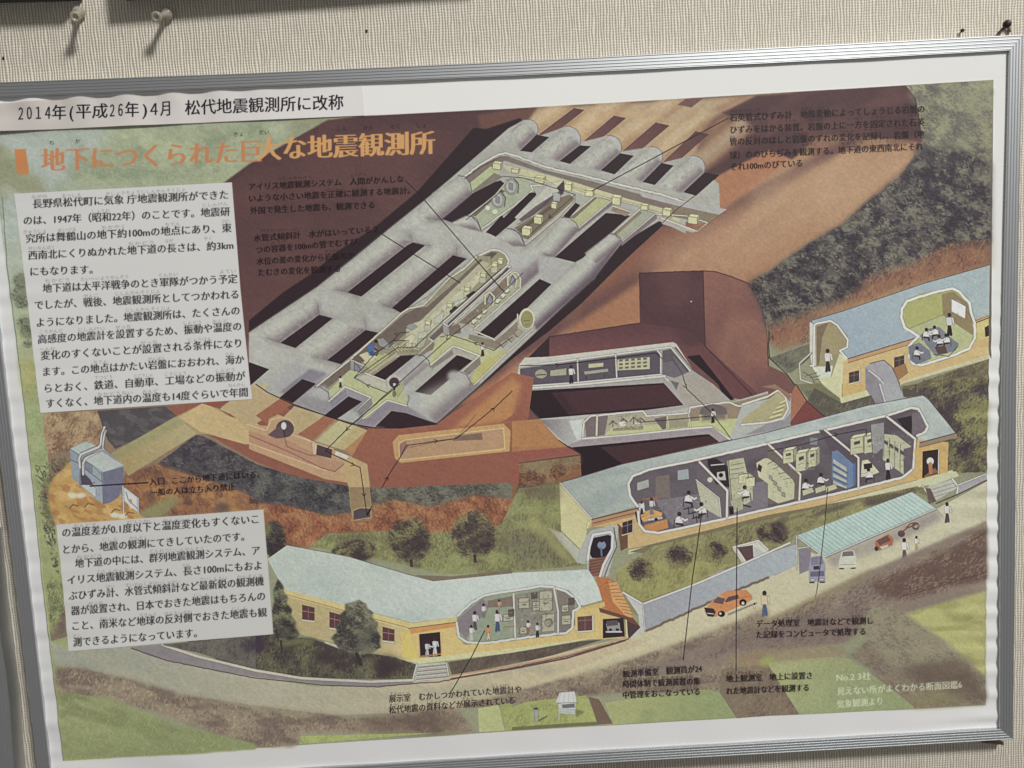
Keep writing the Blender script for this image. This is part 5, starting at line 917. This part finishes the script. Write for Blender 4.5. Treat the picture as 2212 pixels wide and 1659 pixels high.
RUBY = [("ながの", 275, 60, 410), ("まつしろ", 540, 52, 700), ("きしょうちょうじしんかんそくじょ", 920, 34, 1600), ("しょうわ", 800, 185, 950), ("じしんけん", 1755, 130, 1970), ("きゅうしょ", 205, 362, 400), ("まいづる", 505, 348, 660), ("ちかやく", 880, 325, 1080), ("ちてん", 1430, 298, 1560), ("ひがし", 1920, 270, 1995), ("せいなんぼく", 245, 505, 470), ("ちかどう", 1110, 465, 1330), ("なが", 1430, 440, 1500), ("やく", 1765, 420, 1830), ("ちかどう", 390, 785, 600), ("たいへいようせんそう", 700, 770, 1110), ("ぐんたい", 1375, 735, 1540), ("よてい", 1900, 705, 2040), ("せんご", 725, 915, 850), ("じしんかんそくじょ", 1000, 895, 1380), ("じしんかんそくじょ", 1090, 1038, 1470), ("こうかんど", 345, 1225, 545), ("じしんけい", 680, 1205, 905), ("せっち", 1000, 1185, 1130), ("しんどう", 1590, 1150, 1740), ("おんど", 1840, 1135, 1970), ("へんか", 345, 1375, 480), ("せっち", 1215, 1320, 1360), ("じょうけん", 1630, 1295, 1830), ("ちてん", 810, 1488, 930), ("がんばん", 1280, 1460, 1430), ("うみ", 1950, 1418, 2020), ("てつどう", 820, 1620, 970), ("じどうしゃ", 1165, 1605, 1320), ("こうじょう", 1425, 1590, 1610), ("しんどう", 1870, 1560, 2030), ("ちかどうない", 845, 1765, 1150), ("おんど", 1235, 1740, 1370), ("ねんかん", 1975, 1685, 2120),
        ("おんどさ", 640, 2900, 830), ("どいか", 1100, 2868, 1300), ("おんどへんか", 1410, 2855, 1710), ("じしん", 890, 3018, 1020), ("かんそく", 1120, 3005, 1270), ("ちかどう", 665, 3170, 880), ("ぐんれつじしんかんそく", 1300, 3118, 1760), ("なが", 1580, 3240, 1640), ("じしんかんそく", 850, 3295, 1150), ("けい", 920, 3425, 990), ("すいかんしきけいしゃけい", 1085, 3410, 1560), ("さいしんえい", 1730, 3360, 1960), ("かんそくき", 2050, 3340, 2270), ("せっち", 765, 3570, 890), ("じしん", 1680, 3500, 1810), ("なんべい", 865, 3700, 1010), ("ちきゅう", 1210, 3670, 1350), ("はんたいがわ", 1425, 3655, 1660), ("じしん", 2010, 3615, 2140), ("そく", 635, 3850, 690)]
for s, x0, y0, x1 in RUBY: TXT(s, x0, y0, x1, y0 - (x1 - x0) * .06, 34, (120, 116, 114), .8, 0, .5, .3)
# captions
CAP = (24, 15, 19)
T(1, 0)
def cap(lines, h=62, c=CAP, a=1, bold=.016, soft=.3, worn=.08):
    for s, x0, y0, x1, y1 in lines: TXT(s, x0, y0, x1, y1, h, c, a, bold, soft, worn)
cap([("アイリス地震観測システム　人間がかんしな", -62, 1645, 1275, 1575), ("いような小さい地震を正確に観測する地震計。", -60, 1745, 1330, 1675), ("外国で発生した地震も、観測できる", -50, 1850, 1020, 1800)])
cap([("水管式傾斜計　水がはいっている２", -20, 2089, 1050, 2010), ("つの容器を100mの管でむすび、", 0, 2190, 900, 2115), ("水位の差の変化から岩盤のか", 5, 2290, 850, 2235), ("たむきの変化を観測する", 20, 2385, 725, 2350)])
for s, x0, y0, x1 in (("じしんかんそく", 200, 1555, 480), ("にんげん", 820, 1528, 960), ("せいかく", 600, 1660, 760), ("かんそく", 830, 1650, 960), ("すいかんしきけいしゃけい", 40, 2005, 380), ("ようき", 130, 2110, 260), ("がんばん", 600, 2185, 720)): TXT(s, x0, y0, x1, y0 - 14, 26, CAP, .6, 0, .3, .2)
T(2, 0)
cap([("石英管式ひずみ計　地殻変動によってしょうじる岩盤の", 1880, 1050, 3562, 972), ("ひずみをはかる装置。岩盤の上に一方を固定された石英", 1885, 1155, 3562, 1085), ("管の反対のはしと岩盤のずれの変化を記録し、岩盤（地", 1880, 1258, 3562, 1190), ("球）ののびちぢみを観測する。地下道の東西南北にそれ", 1880, 1375, 3550, 1295), ("ぞれ100mのびている", 1885, 1475, 2505, 1440)], 66)
for s, x0, y0, x1 in (("せきえいかんしき", 1890, 975, 2140), ("ちかくへんどう", 2500, 955, 2740), ("がんばん", 3380, 915, 3500), ("そうち", 2355, 1060, 2450), ("がんばん", 2570, 1050, 2690), ("いっぽう", 2900, 1040, 3030), ("こてい", 3100, 1030, 3220), ("せきえい", 3440, 1010, 3560), ("かん", 1880, 1195, 1930), ("はんたい", 2020, 1190, 2150), ("がんばん", 2430, 1170, 2560), ("へんか", 2840, 1150, 2960), ("きろく", 3040, 1135, 3150), ("がんばん", 3310, 1120, 3430), ("かんそく", 2500, 1265, 2630), ("ちかどう", 2840, 1255, 3030), ("とうざいなんぼく", 3100, 1240, 3350)): TXT(s, x0, y0, x1, y0 - (x1 - x0) * .05, 28, CAP, .7, 0, .3, .2)
T(0, 2)
TXT("入口", 1290, 878, 1420, 868, 70, CAP, .95, .012, .3)
cap([("ここから地下道にはいる。", 1490, 862, 2240, 805), ("一般の人は立ち入り禁止", 1300, 965, 2030, 915)], 60)
T(1, 3)
cap([("展示室　むかしつかわれていた地震計や", 1150, 1090, 2290, 1005), ("松代地震の資料などが展示されている", 1150, 1185, 2230, 1100)], 64, bold=.012)
for s, x0, y0, x1 in (("てんじしつ", 1155, 1030, 1330), ("じしんけい", 2040, 960, 2200), ("まつしろじしん", 1155, 1125, 1390), ("しりょう", 1480, 1100, 1600), ("てんじ", 1780, 1075, 1880)): TXT(s, x0, y0, x1, y0 - 8, 30, CAP, .7, 0, .3, .2)
T(2, 3)
cap([("観測準備室　観測員が24", 958, 875, 1640, 828), ("時間体制で観測装置の集", 958, 962, 1625, 935), ("中管理をおこなっている", 958, 1055, 1620, 1025), ("地上観測室　地上に設置さ", 1848, 915, 2590, 885), ("れた地震計などを観測する", 1850, 1022, 2560, 990), ("データ処理室　地震計などで観測し", 2110, 440, 3115, 412), ("た記録をコンピュータで処理する", 2110, 535, 3050, 505)], 62, bold=.022, soft=.5)
for s, x0, y0, x1 in (("かんそくじゅんびしつ", 960, 808, 1270), ("かんそくいん", 1330, 800, 1510), ("じかんたいせい", 970, 905, 1250), ("かんそくそうち", 1290, 890, 1560), ("ちじょうかんそくしつ", 1855, 850, 2160), ("しょりしつ", 2290, 380, 2480), ("きろく", 2180, 470, 2300), ("かんそく", 2930, 360, 3030), ("しょり", 2800, 470, 2900)): TXT(s, x0, y0, x1, y0 - 8, 28, CAP, .7, .01, .4, .2)
T(3, 3)
cap([("No.2 3社", 590, 905, 885, 890), ("見えない所がよくわかる断面図鑑6", 595, 1025, 1675, 968), ("気象観測より", 595, 1138, 985, 1108)], 68, (214, 218, 190), .95, .012, .5, .3)
# name strip pasted across the top
T(0, 0)
STRIP = "-330,905 0,895 1000,820 2212,775 3130,745 3155,1000 2212,1045 1600,1075 1100,1090 600,1120 0,1138 -330,1150"
G(STRIP, (188, 181, 175), (218, 214, 211), '100,1000 2900,900')
for s, xa, xb in (("２０１４", 165, 438), ("年", 452, 572), ("(", 605, 640), ("平成", 665, 930), ("２６", 952, 1066), ("年", 1090, 1202), (")", 1235, 1270), ("４", 1300, 1362), ("月", 1388, 1472), ("松代地震観測所に改称", 1602, 2967)):
    ya, yb = 1046 - (xa - 165) * .0357, 1046 - (xb - 165) * .0357
    TXT(s, xa, ya, xb, yb, 128, (22, 20, 28), 1, 1.0, .3)
bpy.data.objects.remove(_ob); bpy.data.curves.remove(_curve)
# ------------------------------------------------------------------ printed colours -> pigment: divide by how bright blank paper looks at each spot
def lin(c):
    return np.where(c <= .04045, c / 12.92, ((np.clip(c, 0, 1) + .055) / 1.055) ** 2.4)
def srgb(c):
    return np.where(c <= .0031308, c * 12.92, 1.055 * np.clip(c, 0, 1) ** (1 / 2.4) - .055)
X_, Z_ = np.meshgrid((np.arange(CW) + .5) / PPM + CX0, CZ1 - (np.arange(CH) + .5) / PPM)
fx, fz = np.clip((X_ + .45) / .9, 0, 1), np.clip((.3 - Z_) / .6, 0, 1)
white = (WTL * (1 - fx) + WTR * fx) * (1 - fz) + (WBL * (1 - fx) + WBR * fx) * fz
white = lin(white / 255.0)[..., None] * np.array([1.0, .985, .975])
pig = np.clip(PAPER_ALB * lin(CAN) / white, 0.003, .9)
pig = srgb(pig)
img = bpy.data.images.new('print_ink', CW, CH, alpha=False)
buf = np.ones((CH, CW, 4), np.float32); buf[..., :3] = pig[::-1]
img.pixels.foreach_set(buf.ravel()); img.update(); img.pack()

# ------------------------------------------------------------------ materials
def mat(name, base=(.5, .5, .5), rough=.5, metal=0.0, **kw):
    m = bpy.data.materials.new(name); m.use_nodes = True
    p = m.node_tree.nodes['Principled BSDF']
    p.inputs['Base Color'].default_value = (*base, 1); p.inputs['Roughness'].default_value = rough; p.inputs['Metallic'].default_value = metal
    for k, v in kw.items(): p.inputs[k.replace('_', ' ')].default_value = v
    return m
def node(m, t, **kw):
    n = m.node_tree.nodes.new(t)
    for k, v in kw.items(): setattr(n, k, v)
    return n
def link(m, a, b): m.node_tree.links.new(a, b)

paper = mat('printed_paper', rough=.62)
pp = paper.node_tree.nodes['Principled BSDF']
ti = node(paper, 'ShaderNodeTexImage', image=img, interpolation='Linear', extension='EXTEND')
link(paper, ti.outputs['Color'], pp.inputs['Base Color'])
pp.inputs['Specular IOR Level'].default_value = .3
pp.inputs['Coat Weight'].default_value = .12; pp.inputs['Coat Roughness'].default_value = .25
nz = node(paper, 'ShaderNodeTexNoise'); nz.inputs['Scale'].default_value = 900; nz.inputs['Detail'].default_value = 2
tc = node(paper, 'ShaderNodeTexCoord'); link(paper, tc.outputs['Object'], nz.inputs['Vector'])
bp = node(paper, 'ShaderNodeBump'); bp.inputs['Strength'].default_value = .12; bp.inputs['Distance'].default_value = .0004
link(paper, nz.outputs['Fac'], bp.inputs['Height']); link(paper, bp.outputs['Normal'], pp.inputs['Normal'])

alu = mat('brushed_aluminium', (.58, .60, .61), .40, 1.0)
ap = alu.node_tree.nodes['Principled BSDF']
ap.inputs['Roughness'].default_value = .46

# woven wallpaper: thick uneven vertical yarns crossed by finer weft threads
wallm = mat('woven_wallpaper', rough=.9)
wp = wallm.node_tree.nodes['Principled BSDF']; wp.inputs['Specular IOR Level'].default_value = .15
wtc = node(wallm, 'ShaderNodeTexCoord'); sep = node(wallm, 'ShaderNodeSeparateXYZ'); link(wallm, wtc.outputs['Object'], sep.inputs['Vector'])
def math_(op, a, b=None, c=None):
    n = node(wallm, 'ShaderNodeMath', operation=op)
    for i, v in enumerate((a, b, c)):
        if v is None: continue
        if isinstance(v, (int, float)): n.inputs[i].default_value = v
        else: link(wallm, v, n.inputs[i])
    return n.outputs[0]
def noise(sx, sz, scale, detail=2.0):
    mp = node(wallm, 'ShaderNodeMapping'); mp.inputs['Scale'].default_value = (sx, 1, sz); link(wallm, wtc.outputs['Object'], mp.inputs['Vector'])
    n = node(wallm, 'ShaderNodeTexNoise'); n.inputs['Scale'].default_value = scale; n.inputs['Detail'].default_value = detail
    link(wallm, mp.outputs['Vector'], n.inputs['Vector']); return n.outputs['Fac']
wob = math_('MULTIPLY', math_('SUBTRACT', noise(1, .3, 130), .5), .0038)
yarn = math_('SINE', math_('MULTIPLY', math_('ADD', sep.outputs['X'], wob), 2 * math.pi / YARN))
yarn = math_('MULTIPLY', math_('ADD', yarn, 1.0), .5)
wobz = math_('MULTIPLY', math_('SUBTRACT', noise(.5, 1, 200), .5), .0028)
weft = math_('SINE', math_('MULTIPLY', math_('ADD', sep.outputs['Z'], wobz), 2 * math.pi / .0024))
weft = math_('MULTIPLY', math_('ADD', weft, 1.0), .5)
patch = noise(1, .3, 190, 3)                        # where yarns thicken and merge
weftw = math_('MULTIPLY', weft, math_('MULTIPLY', noise(.6, 1.2, 70), 1.0))
h = math_('ADD', math_('MULTIPLY', yarn, math_('ADD', math_('MULTIPLY', patch, 1.3), .15)), math_('MULTIPLY', weftw, .5))
h = math_('ADD', h, math_('MULTIPLY', noise(1, 1, 900), .25))
wb = node(wallm, 'ShaderNodeBump'); wb.inputs['Strength'].default_value = 1.0; wb.inputs['Distance'].default_value = .00054
link(wallm, h, wb.inputs['Height']); link(wallm, wb.outputs['Normal'], wp.inputs['Normal'])
cr = node(wallm, 'ShaderNodeValToRGB'); link(wallm, math_('MULTIPLY', h, .7), cr.inputs['Fac'])
cr.color_ramp.elements[0].position = .08; cr.color_ramp.elements[0].color = (*WALL_A, 1)
cr.color_ramp.elements[1].position = .62; cr.color_ramp.elements[1].color = (*WALL_B, 1)
link(wallm, cr.outputs['Color'], wp.inputs['Base Color'])

dark = mat('dark_iron', (.02, .012, .008), .5)
clear = mat('clear_plastic', (.62, .58, .48), .22, Transmission_Weight=.5, IOR=1.49)
steel = mat('steel', (.6, .6, .6), .3, 1.0)
black = mat('dark_frame_paint', (.045, .042, .05), .4)
board = mat('backing_card', (.35, .32, .28), .9)
brownp = mat('brown_plastic', (.22, .13, .10), .4)

# ------------------------------------------------------------------ object helpers
def obj(name, verts, faces, m, parent=None, smooth=False, uv=None):
    me = bpy.data.meshes.new(name); me.from_pydata([tuple(map(float, v)) for v in verts], [], faces); me.update()
    if m: me.materials.append(m)
    if smooth: me.polygons.foreach_set('use_smooth', [True] * len(me.polygons))
    o = bpy.data.objects.new(name, me); scene.collection.objects.link(o)
    if parent: o.parent = parent
    if uv is not None:
        l = me.uv_layers.new(name='UVMap'); idx = np.empty(len(me.loops), int); me.loops.foreach_get('vertex_index', idx)
        l.data.foreach_set('uv', np.asarray(uv, np.float32)[idx].ravel())
    return o
def tag(o, label, cat, group=None):
    o['label'] = label; o['category'] = cat
    if group: o['group'] = group
    return o
def thing(name, loc, label, cat, group=None):
    o = bpy.data.objects.new(name, None); o.empty_display_size = .05; o.location = loc
    scene.collection.objects.link(o); return tag(o, label, cat, group)
def boxv(x0, x1, y0, y1, z0, z1):
    v = [(x, y, z) for x in (x0, x1) for y in (y0, y1) for z in (z0, z1)]
    f = [(0, 1, 3, 2), (4, 6, 7, 5), (0, 4, 5, 1), (2, 3, 7, 6), (0, 2, 6, 4), (1, 5, 7, 3)]
    return v, f

# ------------------------------------------------------------------ the wall
wv, wf = boxv(-2.2, 2.2, WALL_Y, WALL_Y + .12, 0, 2.8)
wall = obj('wall', wv, wf, wallm); wall['kind'] = 'structure'
for i, (sx, sy, r) in enumerate(((1008 + 955 / 2.194, 270 / 2.194, .0011), (32 / 2.194, 505 / 2.194, .0011))):  # flat dark discs for two small stains on the wallpaper
    x, z = at(sx, sy, WALL_Y); t = np.linspace(0, 2 * math.pi, 10, endpoint=False)
    obj('dark_spot', [(x + r * math.cos(a), WALL_Y - .0006, HANG + z + r * 1.3 * math.sin(a)) for a in t], [tuple(range(10))], dark, wall)

# ------------------------------------------------------------------ framed poster
poster = thing('framed_poster', (0, WALL_Y, HANG - .31), 'wide aluminium framed cutaway drawing of an underground observatory with Japanese text, on the wallpaper', 'poster')
OX, OY, OZ = 0, WALL_Y, HANG - .31            # its origin; children are given in its space
def loc(x, y, z): return (x - OX, y - OY, z + HANG - OZ)

def ripple(x, z):
    """paper buckled along its edges; metres towards the viewer"""
    r = np.zeros_like(x)
    er = np.exp(-np.clip(.452 - x, 0, 1) / .028); el = np.exp(-np.clip(x + .478, 0, 1) / .045)
    r += er * np.clip((.12 - z) / .1, 0, 1) * .00055 * (np.sin(z * 300 + .5 * np.sin(z * 57)) + .4 * np.sin(z * 520 + 1))
    r += el * .0005 * (np.sin(z * 215 + np.sin(z * 41) * 1.2) + .5 * np.sin(z * 410 + 2) + .3 * np.sin(z * 90))
    et = np.exp(-np.clip(.318 - z, 0, 1) / .012) * np.clip((-.18 - x) / .1, 0, 1)
    r += et * .0011 * np.sin(x * 150 + .8)
    eb = np.exp(-np.clip(z + .33, 0, 1) / .03)
    r += eb * .0003 * np.sin(x * 70 + z * 40)
    r += .00025 * np.sin(x * 23 + z * 9) * np.sin(z * 17 + 1 + x * 5) + .00012 * np.sin(x * 61 - z * 30)
    # long sags running down from the lower left corner
    r += .0005 * np.clip((-.1 - z) / .2, 0, 1) * np.exp(-np.clip(x + .43, 0, 1) / .12) * np.sin((z + .35 * x) * 130)
    return np.maximum(r, -.0009)
def sheet(name, xs, zs, inside, lift, parent, bend=None):
    nx, nz_ = len(xs), len(zs)
    Xg, Zg = np.meshgrid(xs, zs)
    Xw, Zw = inside(Xg, Zg)
    Yw = -ripple(Xw, Zw) - lift
    if bend is not None: Yw = Yw - bend(Xg, Zg)
    v = [loc(a, b, c) for a, b, c in zip(Xw.ravel(), Yw.ravel(), Zw.ravel())]
    f = [(j * nx + i, j * nx + i + 1, (j + 1) * nx + i + 1, (j + 1) * nx + i) for j in range(nz_ - 1) for i in range(nx - 1)]
    uv = np.stack([(Xw.ravel() - CX0) / (CX1 - CX0), (Zw.ravel() - CZ0) / (CZ1 - CZ0)], 1)
    return obj(name, v, f, paper, parent, True, uv)
OPEN = [(-69, 204), (2189, 100), (2168, 1581), (104, 1699)]      # a little way under the rails, photo units
def opening(u, v):
    x, z = at(np.array([q[0] for q in OPEN]) * 1.82278, np.array([q[1] for q in OPEN]) * 1.82278)
    w = [(1 - u) * (1 - v), u * (1 - v), u * v, (1 - u) * v]
    return sum(w[k] * x[k] for k in range(4)), sum(w[k] * z[k] for k in range(4))
pr = sheet('poster_print', np.linspace(0, 1, 260), np.linspace(0, 1, 200), opening, .0002, poster)

def quad_on(pts):
    """bilinear sheet between four traced corners (tl, tr, br, bl)"""
    T(0, 0); p = nums(pts); x, z = at(p[:, 0] / _T[2], p[:, 1] / _T[2])
    c = np.stack([x, z], 1)
    def f(u, v):
        q = (c[0] * ((1 - u) * (1 - v))[..., None] + c[1] * (u * (1 - v))[..., None] + c[2] * (u * v)[..., None] + c[3] * ((1 - u) * v)[..., None])
        return q[..., 0], q[..., 1]
    return f
U, V = np.linspace(0, 1, 80), np.linspace(0, 1, 60)
sheet('text_panel', U, V, quad_on("124,1674 2005,1575 2180,3448 350,3568"), .0005, poster)
sheet('text_panel', U, V, quad_on("485,4530 2277,4398 2362,5477 595,5625"), .0005, poster)
st = sheet('title_strip', np.linspace(0, 1, 160), np.linspace(0, 1, 24), quad_on("-330,905 3130,747 3155,1000 -330,1155"), .0006, poster,
           lambda u, v: .0011 * v ** 3 * (np.sin(u * 17 + .6) + .5) * np.clip(1 - u * .9, 0, 1) + .0012 * v ** 2 * np.clip(1.0 - u, 0, 1) + .0003)
ux, uz = opening(np.array([0., 1, 1, 0]), np.array([0., 0, 1, 1]))
obj('backing_board', [loc(ux[k], y, uz[k]) for y in (.0016, .0120) for k in range(4)], [(0, 1, 2, 3), (7, 6, 5, 4)] + [(k, 4 + k, 4 + (k + 1) % 4, (k + 1) % 4) for k in range(4)], board, poster)

D = lambda q: at(np.array([p[0] for p in q]) * 1.82278, np.array([p[1] for p in q]) * 1.82278, FRONT_Y)
def rail(name, inner, outer, parent, lc, m=alu, side='', ribs=5):
    xi, zi = D(inner); xo, zo = D(outer)
    flat = .00045
    prof = [(0.0, .0110), (0.0, .0004)]
    for k in range(ribs):
        c = .07 + k * .215
        prof += [(c - .034, flat), (c - .026, .00015), (c, 0.0), (c + .026, .00015), (c + .034, flat)]
    prof += [(.985, flat), (1.0, .0010), (1.0, WALL_Y - FRONT_Y - .001)]
    v, f = [], []
    n = len(prof)
    for i in range(len(xi)):
        for t, d in prof:
            v.append(lc(xi[i] + (xo[i] - xi[i]) * t, FRONT_Y + d, zi[i] + (zo[i] - zi[i]) * t))
    for i in range(len(xi) - 1):
        for k in range(n - 1):
            f.append((i * n + k, i * n + k + 1, (i + 1) * n + k + 1, (i + 1) * n + k))
    f.append(tuple(range(n))); f.append(tuple((len(xi) - 1) * n + k for k in reversed(range(n))))
    o = obj(name, v, f, m, parent)
    return o
TLi, TLo, TRi, TRo = (-61, 212), (-95, 180), (2181, 108), (2211, 74)
BRi, BRo, BLi, BLo = (2161, 1575), (2189, 1598), (111, 1693), (86.4, 1718)
def lerp(a, b, t): return (a[0] + (b[0] - a[0]) * t, a[1] + (b[1] - a[1]) * t)
rail('frame_rail', [TLi, (0, 209.5), (553, 186.5), (1106, 163), (1659, 135.5), TRi], [TLo, (0, 177), (553, 157), (1106, 132.5), (1659, 103), TRo], poster, loc)
rail('frame_rail', [TRi, (2174.5, 415), (2164.5, 829.5), (2161.5, 1244), BRi], [TRo, (2203.5, 415), (2196.5, 829.5), (2193.5, 1244), BRo], poster, loc)
rail('frame_rail', [BRi, (1659, 1603.5), (1106, 1634.5), (703, 1659), BLi], [BRo, (1659, 1629), (1106, 1660), (703, 1683), BLo], poster, loc)
rail('frame_rail', [BLi, (69.4, 1330), (11, 829.5), TLi], [BLo, (40.6, 1330), (-20, 829.5), TLo], poster, loc)

# ------------------------------------------------------------------ neighbouring frames, only their edges reach into the picture
nb = thing('picture_frame', (-.56, WALL_Y, HANG - .5), 'grey ribbed frame edge on the wall beside the poster, at the lower left', 'frame')
nl = lambda x, y, z: (x + .56, y - WALL_Y, z + HANG - (HANG - .5))
no_ = [(-22, 1150), (2, 1389), (12, 1449), (20, 1518), (30, 1659), (36, 1740)]
rail('frame_rail', [(p[0] - 34, p[1] + 2) for p in no_], no_, nb, nl)
T(0, 0)
def topframe(pts, label, side, up):
    p = nums(pts); x, z = at(p[:, 0] / _T[2], p[:, 1] / _T[2], WALL_Y - .001)
    cx = float(x.mean()); cz = float(z.mean()) + up
    t = thing('picture_frame', (cx, WALL_Y, HANG + cz), label, 'frame', 'frames hanging above the poster')
    lc = lambda a, y, c: (a - cx, y - WALL_Y, c - cz)
    w = .018
    def bar(name, a, b, ux, uz, m):
        q = [a, b, (b[0] + ux, b[1] + uz), (a[0] + ux, a[1] + uz)]
        v = [lc(s[0], y, s[1]) for y in (-.009, WALL_Y - .001) for s in q]
        f = [(0, 1, 2, 3), (7, 6, 5, 4)] + [(k, 4 + k, 4 + (k + 1) % 4, (k + 1) % 4) for k in range(4)]
        return obj(name, v, f, m, t)
    a, b = (float(x[0]), float(z[0])), (float(x[1]), float(z[1]))
    bar('frame_rail', a, b, 0, w, black)
    e = b if side == 'r' else a; s = -1 if side == 'r' else 1
    bar('frame_rail', (e[0], e[1] + w + .0005), (e[0] + s * w, e[1] + w + .0005), 0, .3, black)
    x0, x1 = (a[0], e[0] - w - .001) if side == 'r' else (e[0] + w + .001, b[0])
    bar('mounted_picture', (x0, max(a[1], b[1]) + w + .001), (x1, max(a[1], b[1]) + w + .001), 0, .3, board)
topframe("-900,52 712,6", 'dark picture frame edge hanging above the poster, left of the two at the top', 'r', .1)
topframe("1092,5 4200,-220", 'dark picture frame edge hanging above the poster, right of the two at the top', 'l', .1)

# ------------------------------------------------------------------ pins and nails
def lathe(p0, p1, prof, n=20):
    """profile (along 0..1, radius) turned about the axis p0 -> p1"""
    a = Vector(p1) - Vector(p0); L_ = a.length; a.normalize()
    u = a.orthogonal().normalized(); w = a.cross(u)
    v, f = [], []
    for s, r in prof:
        c = Vector(p0) + a * (s * L_)
        v += [tuple(c + u * (r * math.cos(2 * math.pi * k / n)) + w * (r * math.sin(2 * math.pi * k / n))) for k in range(n)]
    for i in range(len(prof) - 1):
        f += [(i * n + k, i * n + (k + 1) % n, (i + 1) * n + (k + 1) % n, (i + 1) * n + k) for k in range(n)]
    f.append(tuple(reversed(range(n)))); f.append(tuple((len(prof) - 1) * n + k for k in range(n)))
    return v, f
PINP = [(s, r * .88) for s, r in [(0, .0052), (.03, .0060), (.12, .0060), (.16, .0048), (.24, .0030), (.6, .0026), (.76, .0034), (.84, .0050), (.97, .0052), (1.0, .0046), (1.0, .0026), (.93, .0020)]]
def pin(bx, by, ex, ey, label, depth=-.011):
    x0, z0 = at(bx / 2.194, by / 2.194, WALL_Y - .003); x1, z1 = at(ex / 2.194, ey / 2.194, depth)
    t = thing('push_pin', (float(x0), WALL_Y, HANG + float(z0)), label, 'push pin', 'clear push pins under the upper frames')
    p1 = (float(x1 - x0), depth - WALL_Y, float(z1 - z0)); p0 = (0, -.003, 0)
    v, f = lathe(p0, p1, PINP, 24); obj('grip', v, f, clear, t, True)
    v, f = lathe((0, .001, 0), p0, [(0, .0006), (1, .0006)], 8); obj('needle', v, f, steel, t)
pin(682, 105, 648, 148, 'clear push pin seen end on, left of the two under the dark frames')
pin(1448, 118, 1345, 148, 'clear push pin leaning sideways, right of the two under the dark frames')

def nail(name, sx, sy, hx, hy, r, depth, label, cat):
    x0, z0 = at(sx, sy, WALL_Y); x1, z1 = at(hx, hy, depth)
    t = thing(name, (float(x0), WALL_Y, HANG + float(z0)), label, cat)
    p1 = (float(x1 - x0), depth - WALL_Y, float(z1 - z0))
    v, f = lathe((0, .002, 0), p1, [(0, r * .45), (.8, r * .45), (.82, r), (.95, r), (1, r * .7)], 14); obj('shank_and_head', v, f, dark, t, True)
    return t
hk = nail('wall_hook', 3632 + 1800 / 5.53, 600 / 5.53, 3632 + 1850 / 5.53, 515 / 5.53, .0035, -.004, 'dark brown hook standing out above the right end of the top rail', 'hook')
for (ax, ay), (bx, by) in (((1780, 600), (1655, 735)), ((1870, 560), (1905, 700))):  # two thin brown rods slanting down from the nail, close to the wall
    xa, za = at(3632 + ax / 5.53, ay / 5.53, WALL_Y - .003); xb, zb = at(3632 + bx / 5.53, by / 5.53, WALL_Y - .002)
    o = hk.location
    v, f = lathe((xa - o[0], -.003, HANG + za - o[2]), (xb - o[0], -.0015, HANG + zb - o[2]), [(0, .0014), (1, .0014)], 8); obj('slant_rod', v, f, brownp, hk, True)
nail('nail', 3632 + 868 / 5.53, 668 / 5.53, 3632 + 876 / 5.53, 660 / 5.53, .0017, WALL_Y - .004, 'tiny dark nail in the wallpaper just left of the brown hook', 'nail')
xa, za = at(3432 + 1600 / 3.687, 2624 + 1092 / 3.687, WALL_Y - .006); xb, zb = at(3432 + 1890 / 3.687, 2624 + 1112 / 3.687, WALL_Y - .006)
sp = thing('support_pin', (float(xb), WALL_Y, HANG + float(zb)), 'small brown support pin poking out under the lower right corner of the frame', 'pin')
v, f = lathe((0, .0, 0), (0, -.0075, 0), [(0, .0016), (1, .0016)], 10); obj('shank', v, f, brownp, sp, True)
v, f = lathe((float(xa - xb), -.006, float(za - zb)), (.001, -.006, 0), [(0, .0012), (.5, .0016), (1, .0020)], 10); obj('grip', v, f, brownp, sp, True)
